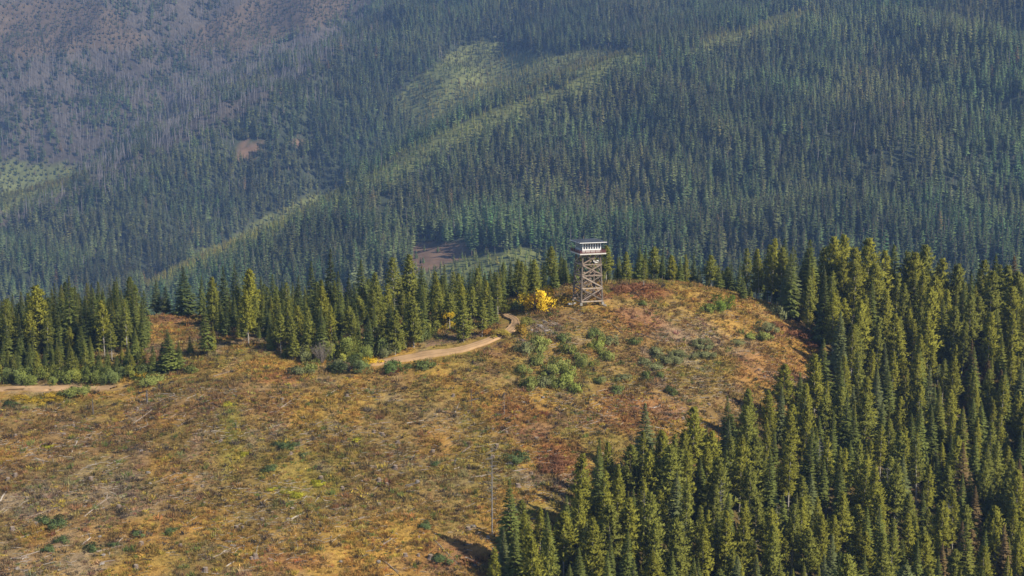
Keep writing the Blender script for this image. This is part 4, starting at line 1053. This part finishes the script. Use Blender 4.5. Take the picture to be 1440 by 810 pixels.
for i in range(75):
    px_, py_, q_ = clear_spot(); s = random.uniform(.22, .42)
    o = thing('tree_stump', 'low cut tree stump left standing on the clearcut', 'stump', q_, random.uniform(0, 6.28), 'cut stumps on the clearcut', (s, s, s * random.uniform(.7, 1.3)))
    m_ = random.choice(SM); put('bark', m_[0], o); put('cut_face', m_[1], o)
for i in range(40):
    px_, py_, q_ = clear_spot()
    o = put('rock', random.choice(RM)); s = random.uniform(.25, .6); o.location = q_; o.scale = (s, s, s * .8); o.rotation_euler = (0, 0, random.uniform(0, 6.28))
    tag(o, 'grey rock half buried in the open clearcut ground', 'rock', 'rocks on the clearcut')
for i, (px_, py_, s) in enumerate([(760, 460, .8), (768, 466, .7), (755, 468, .6), (776, 470, .6), (748, 465, .5), (735, 480, .5)]):
    o = put('rock', RM[i % 5]); o.location = hit(px_, py_); o.scale = (s, s, s * .8); o.rotation_euler = (0, 0, i)
    tag(o, 'pale rock in the stony bank near the bend of the track', 'rock', 'pale rocks near the track bend')
o = put('rock', RM[0]); o.location = hit(850, 431); o.scale = (.6, .5, .6); tag(o, 'single pale boulder at the foot of the lookout tower', 'rock'); o.data = RM[0]
for i in range(36):
    px_, py_, q_ = clear_spot()
    a = random.gauss(.45, .6); L = random.uniform(1.5, 5.0)
    dx, dy = math.cos(a) * L, math.sin(a) * L
    q2 = np.array((q_[0] + dx, q_[1] + dy, float(H(q_[0] + dx, q_[1] + dy))))
    mt_ = random.choices(('log_wood', 'log_dark', 'log_pale'), (6, 2, 2))[0]
    lb, gr = {'log_wood': ('long weathered tan log lying in the logging slash', 'weathered tan logs in the slash'), 'log_dark': ('dark rotten log lying on the cleared hill', 'dark rotten logs'),
              'log_pale': ('short bleached pale log lying on the open clearcut', 'bleached pale logs on the clearcut')}[mt_]
    log(q_, q2, mt_, lb, gr, random.uniform(.8, 1.4))

# ------------------------------------------------------------------ ground cover and fine slash on the clearcut
def tuft_mesh(seed, n, L, w, spread, up):
    rr = random.Random(seed); b = MB()
    for i in range(n):
        p = np.array((rr.gauss(0, spread), rr.gauss(0, spread), -.03)); d = nrm(np.array((rr.gauss(0, 1), rr.gauss(0, 1), up)))
        b.spray(p, d, L * rr.uniform(.6, 1.2), w * rr.uniform(.7, 1.3), nrm(np.array((rr.gauss(0, 1), rr.gauss(0, 1), .6))), 0, .1)
    return b.mesh('tuft', ['cover'])
tufts = [tuft_mesh(900 + i, 30, .5, .055, .18, 1.8) for i in range(3)] + [tuft_mesh(910 + i, 40, .2, .10, .27, .8) for i in range(3)]
X, Y = jgrid(-150, 130, 196, 352, .5)
px, py = proj(X, Y, H(X, Y))
k = (px > -90) & (px < 1500) & (py < 850) & ~in_poly(X, Y, RP)
# keep off the dirt track, road and clearing
for pl in ([(482, 514), (545, 510), (600, 503), (645, 496), (690, 482), (722, 467), (732, 452), (716, 440), (702, 441), (711, 450), (709, 461), (686, 474), (643, 488), (598, 493), (545, 503)],
           [(-90, 554), (60, 553), (155, 549), (165, 541), (60, 540), (-90, 540)]):
    k &= ~in_poly(px, py, pl)
k &= bil(cutw, HX0, HY0, HS, X, Y) < .75
X, Y = X[k], Y[k]
k = rng.random(len(X)) < .25 + 1.1 * sstep(.3, .6, fbm(X, Y, 3.5, 3, 61)); X, Y = X[k], Y[k]
c, _, _ = soil_colour(X, Y); n = len(X)
c = c * rng.normal(1.0, .34, (n, 1)).clip(.35, 2.0) * (1 + rng.normal(0, .1, (n, 3)))
sw = rng.random(n) < .06; c[sw] = np.array((.12, .15, .035)) * rng.uniform(.7, 1.3, (int(sw.sum()), 1))
sw = rng.random(n) < .05; c[sw] = np.array((.42, .31, .05)) * rng.uniform(.7, 1.2, (int(sw.sum()), 1))
sw = rng.random(n) < .11; c[sw] = np.array((.07, .055, .04)) * rng.uniform(.7, 1.3, (int(sw.sum()), 1))
s = rng.lognormal(-.1, .42, n).clip(.4, 2.4)
print('tufts', n)
scatter('ground_cover', np.c_[X, Y, H(X, Y)], np.c_[rng.normal(0, .15, n), rng.normal(0, .15, n), rng.uniform(0, 6.28, n)], np.c_[s, s, s * rng.uniform(.7, 1.2, n)], rng.integers(0, 6, n), c.clip(.01, .7), tufts)

def stick_mesh(seed):
    rr = random.Random(seed); b = MB()
    b.tube([(-.5, 0, .03), (0, rr.uniform(-.05, .05), .07), (.5, rr.uniform(-.1, .1), .03)], [.035, .03, .016], 4)
    for i in range(2):
        x = rr.uniform(-.2, .3); b.tube([(x, 0, .05), (x + .15, rr.choice((-1, 1)) * .18, .1)], [.018, .007], 3, 0, False)
    return b.mesh('stick', ['cover'])
X, Y = jgrid(-150, 130, 196, 345, 1.0)
px, py = proj(X, Y, H(X, Y))
k = (px > -90) & (px < 1250) & (py < 850) & (py > 430) & ~in_poly(X, Y, RP) & (rng.random(len(X)) < .08 + .8 * sstep(.48, .68, fbm(X, Y, 9, 4, 71)))
k &= ~((py < 545) & (px < 735)) & (bil(cutw, HX0, HY0, HS, X, Y) < .3)
X, Y = X[k], Y[k]; n = len(X)
yaw = np.where(rng.random(n) < .6, rng.normal(.45, .5, n), rng.uniform(0, 3.14, n)); s = rng.lognormal(.25, .45, n).clip(.5, 3.2)
wv = rng.random((n, 1)); c = np.array((.14, .11, .085)) * (1 - wv) + np.array((.46, .40, .33)) * wv
scatter('slash_sticks', np.c_[X, Y, H(X, Y) + .03], np.c_[rng.normal(0, .1, n), rng.normal(0, .15, n), yaw], np.c_[s, np.ones(n) * 1.3, np.ones(n) * 1.3], rng.integers(0, 4, n), c, [stick_mesh(950 + i) for i in range(4)])
print('sticks', n, 'trees', len(trees), 'single', len(single), 'far', int(live.sum()), int(snag_n) if 'snag_n' in globals() else '')

# ------------------------------------------------------------------ haze: one closed box of thin air
m = bpy.data.materials.new('haze'); m.use_nodes = True; nt = m.node_tree; nt.nodes.clear()
out = nt.nodes.new('ShaderNodeOutputMaterial'); pv = nt.nodes.new('ShaderNodeVolumePrincipled')
pv.inputs['Color'].default_value = (.29, .49, .94, 1); pv.inputs['Density'].default_value = .0001; pv.inputs['Anisotropy'].default_value = .0
nt.links.new(pv.outputs[0], out.inputs['Volume']); MAT['haze'] = m
b = MB(); zl, zh = float(min(MZ.min(), HZ.min())) - 2, float(max(MZ.max(), 60)) + 40
b.box((0, 1500, (zl + zh) / 2), (3060, 3200, zh - zl))
hz = b.build('haze', 'haze'); hz['kind'] = 'stuff'

# ------------------------------------------------------------------ what the uncounted masses are
for nme, lab, cat in (('far_forest', 'dense conifer forest covering the far mountain slopes', 'forest'), ('burnt_snags', 'grey standing dead trees on the burnt far mountainside', 'dead trees'),
                      ('conifer_stand', 'remaining conifers filling the stands on the near hill', 'conifers'), ('ground_cover', 'low autumn grass and weeds covering the cleared hillside', 'grass'),
                      ('slash_sticks', 'fine sticks of logging slash strewn over the clearcut', 'sticks'), ('haze', 'thin bluish haze filling the air over the valley', 'haze')):
    o = bpy.data.objects.get(nme)
    if o: tag(o, lab, cat)
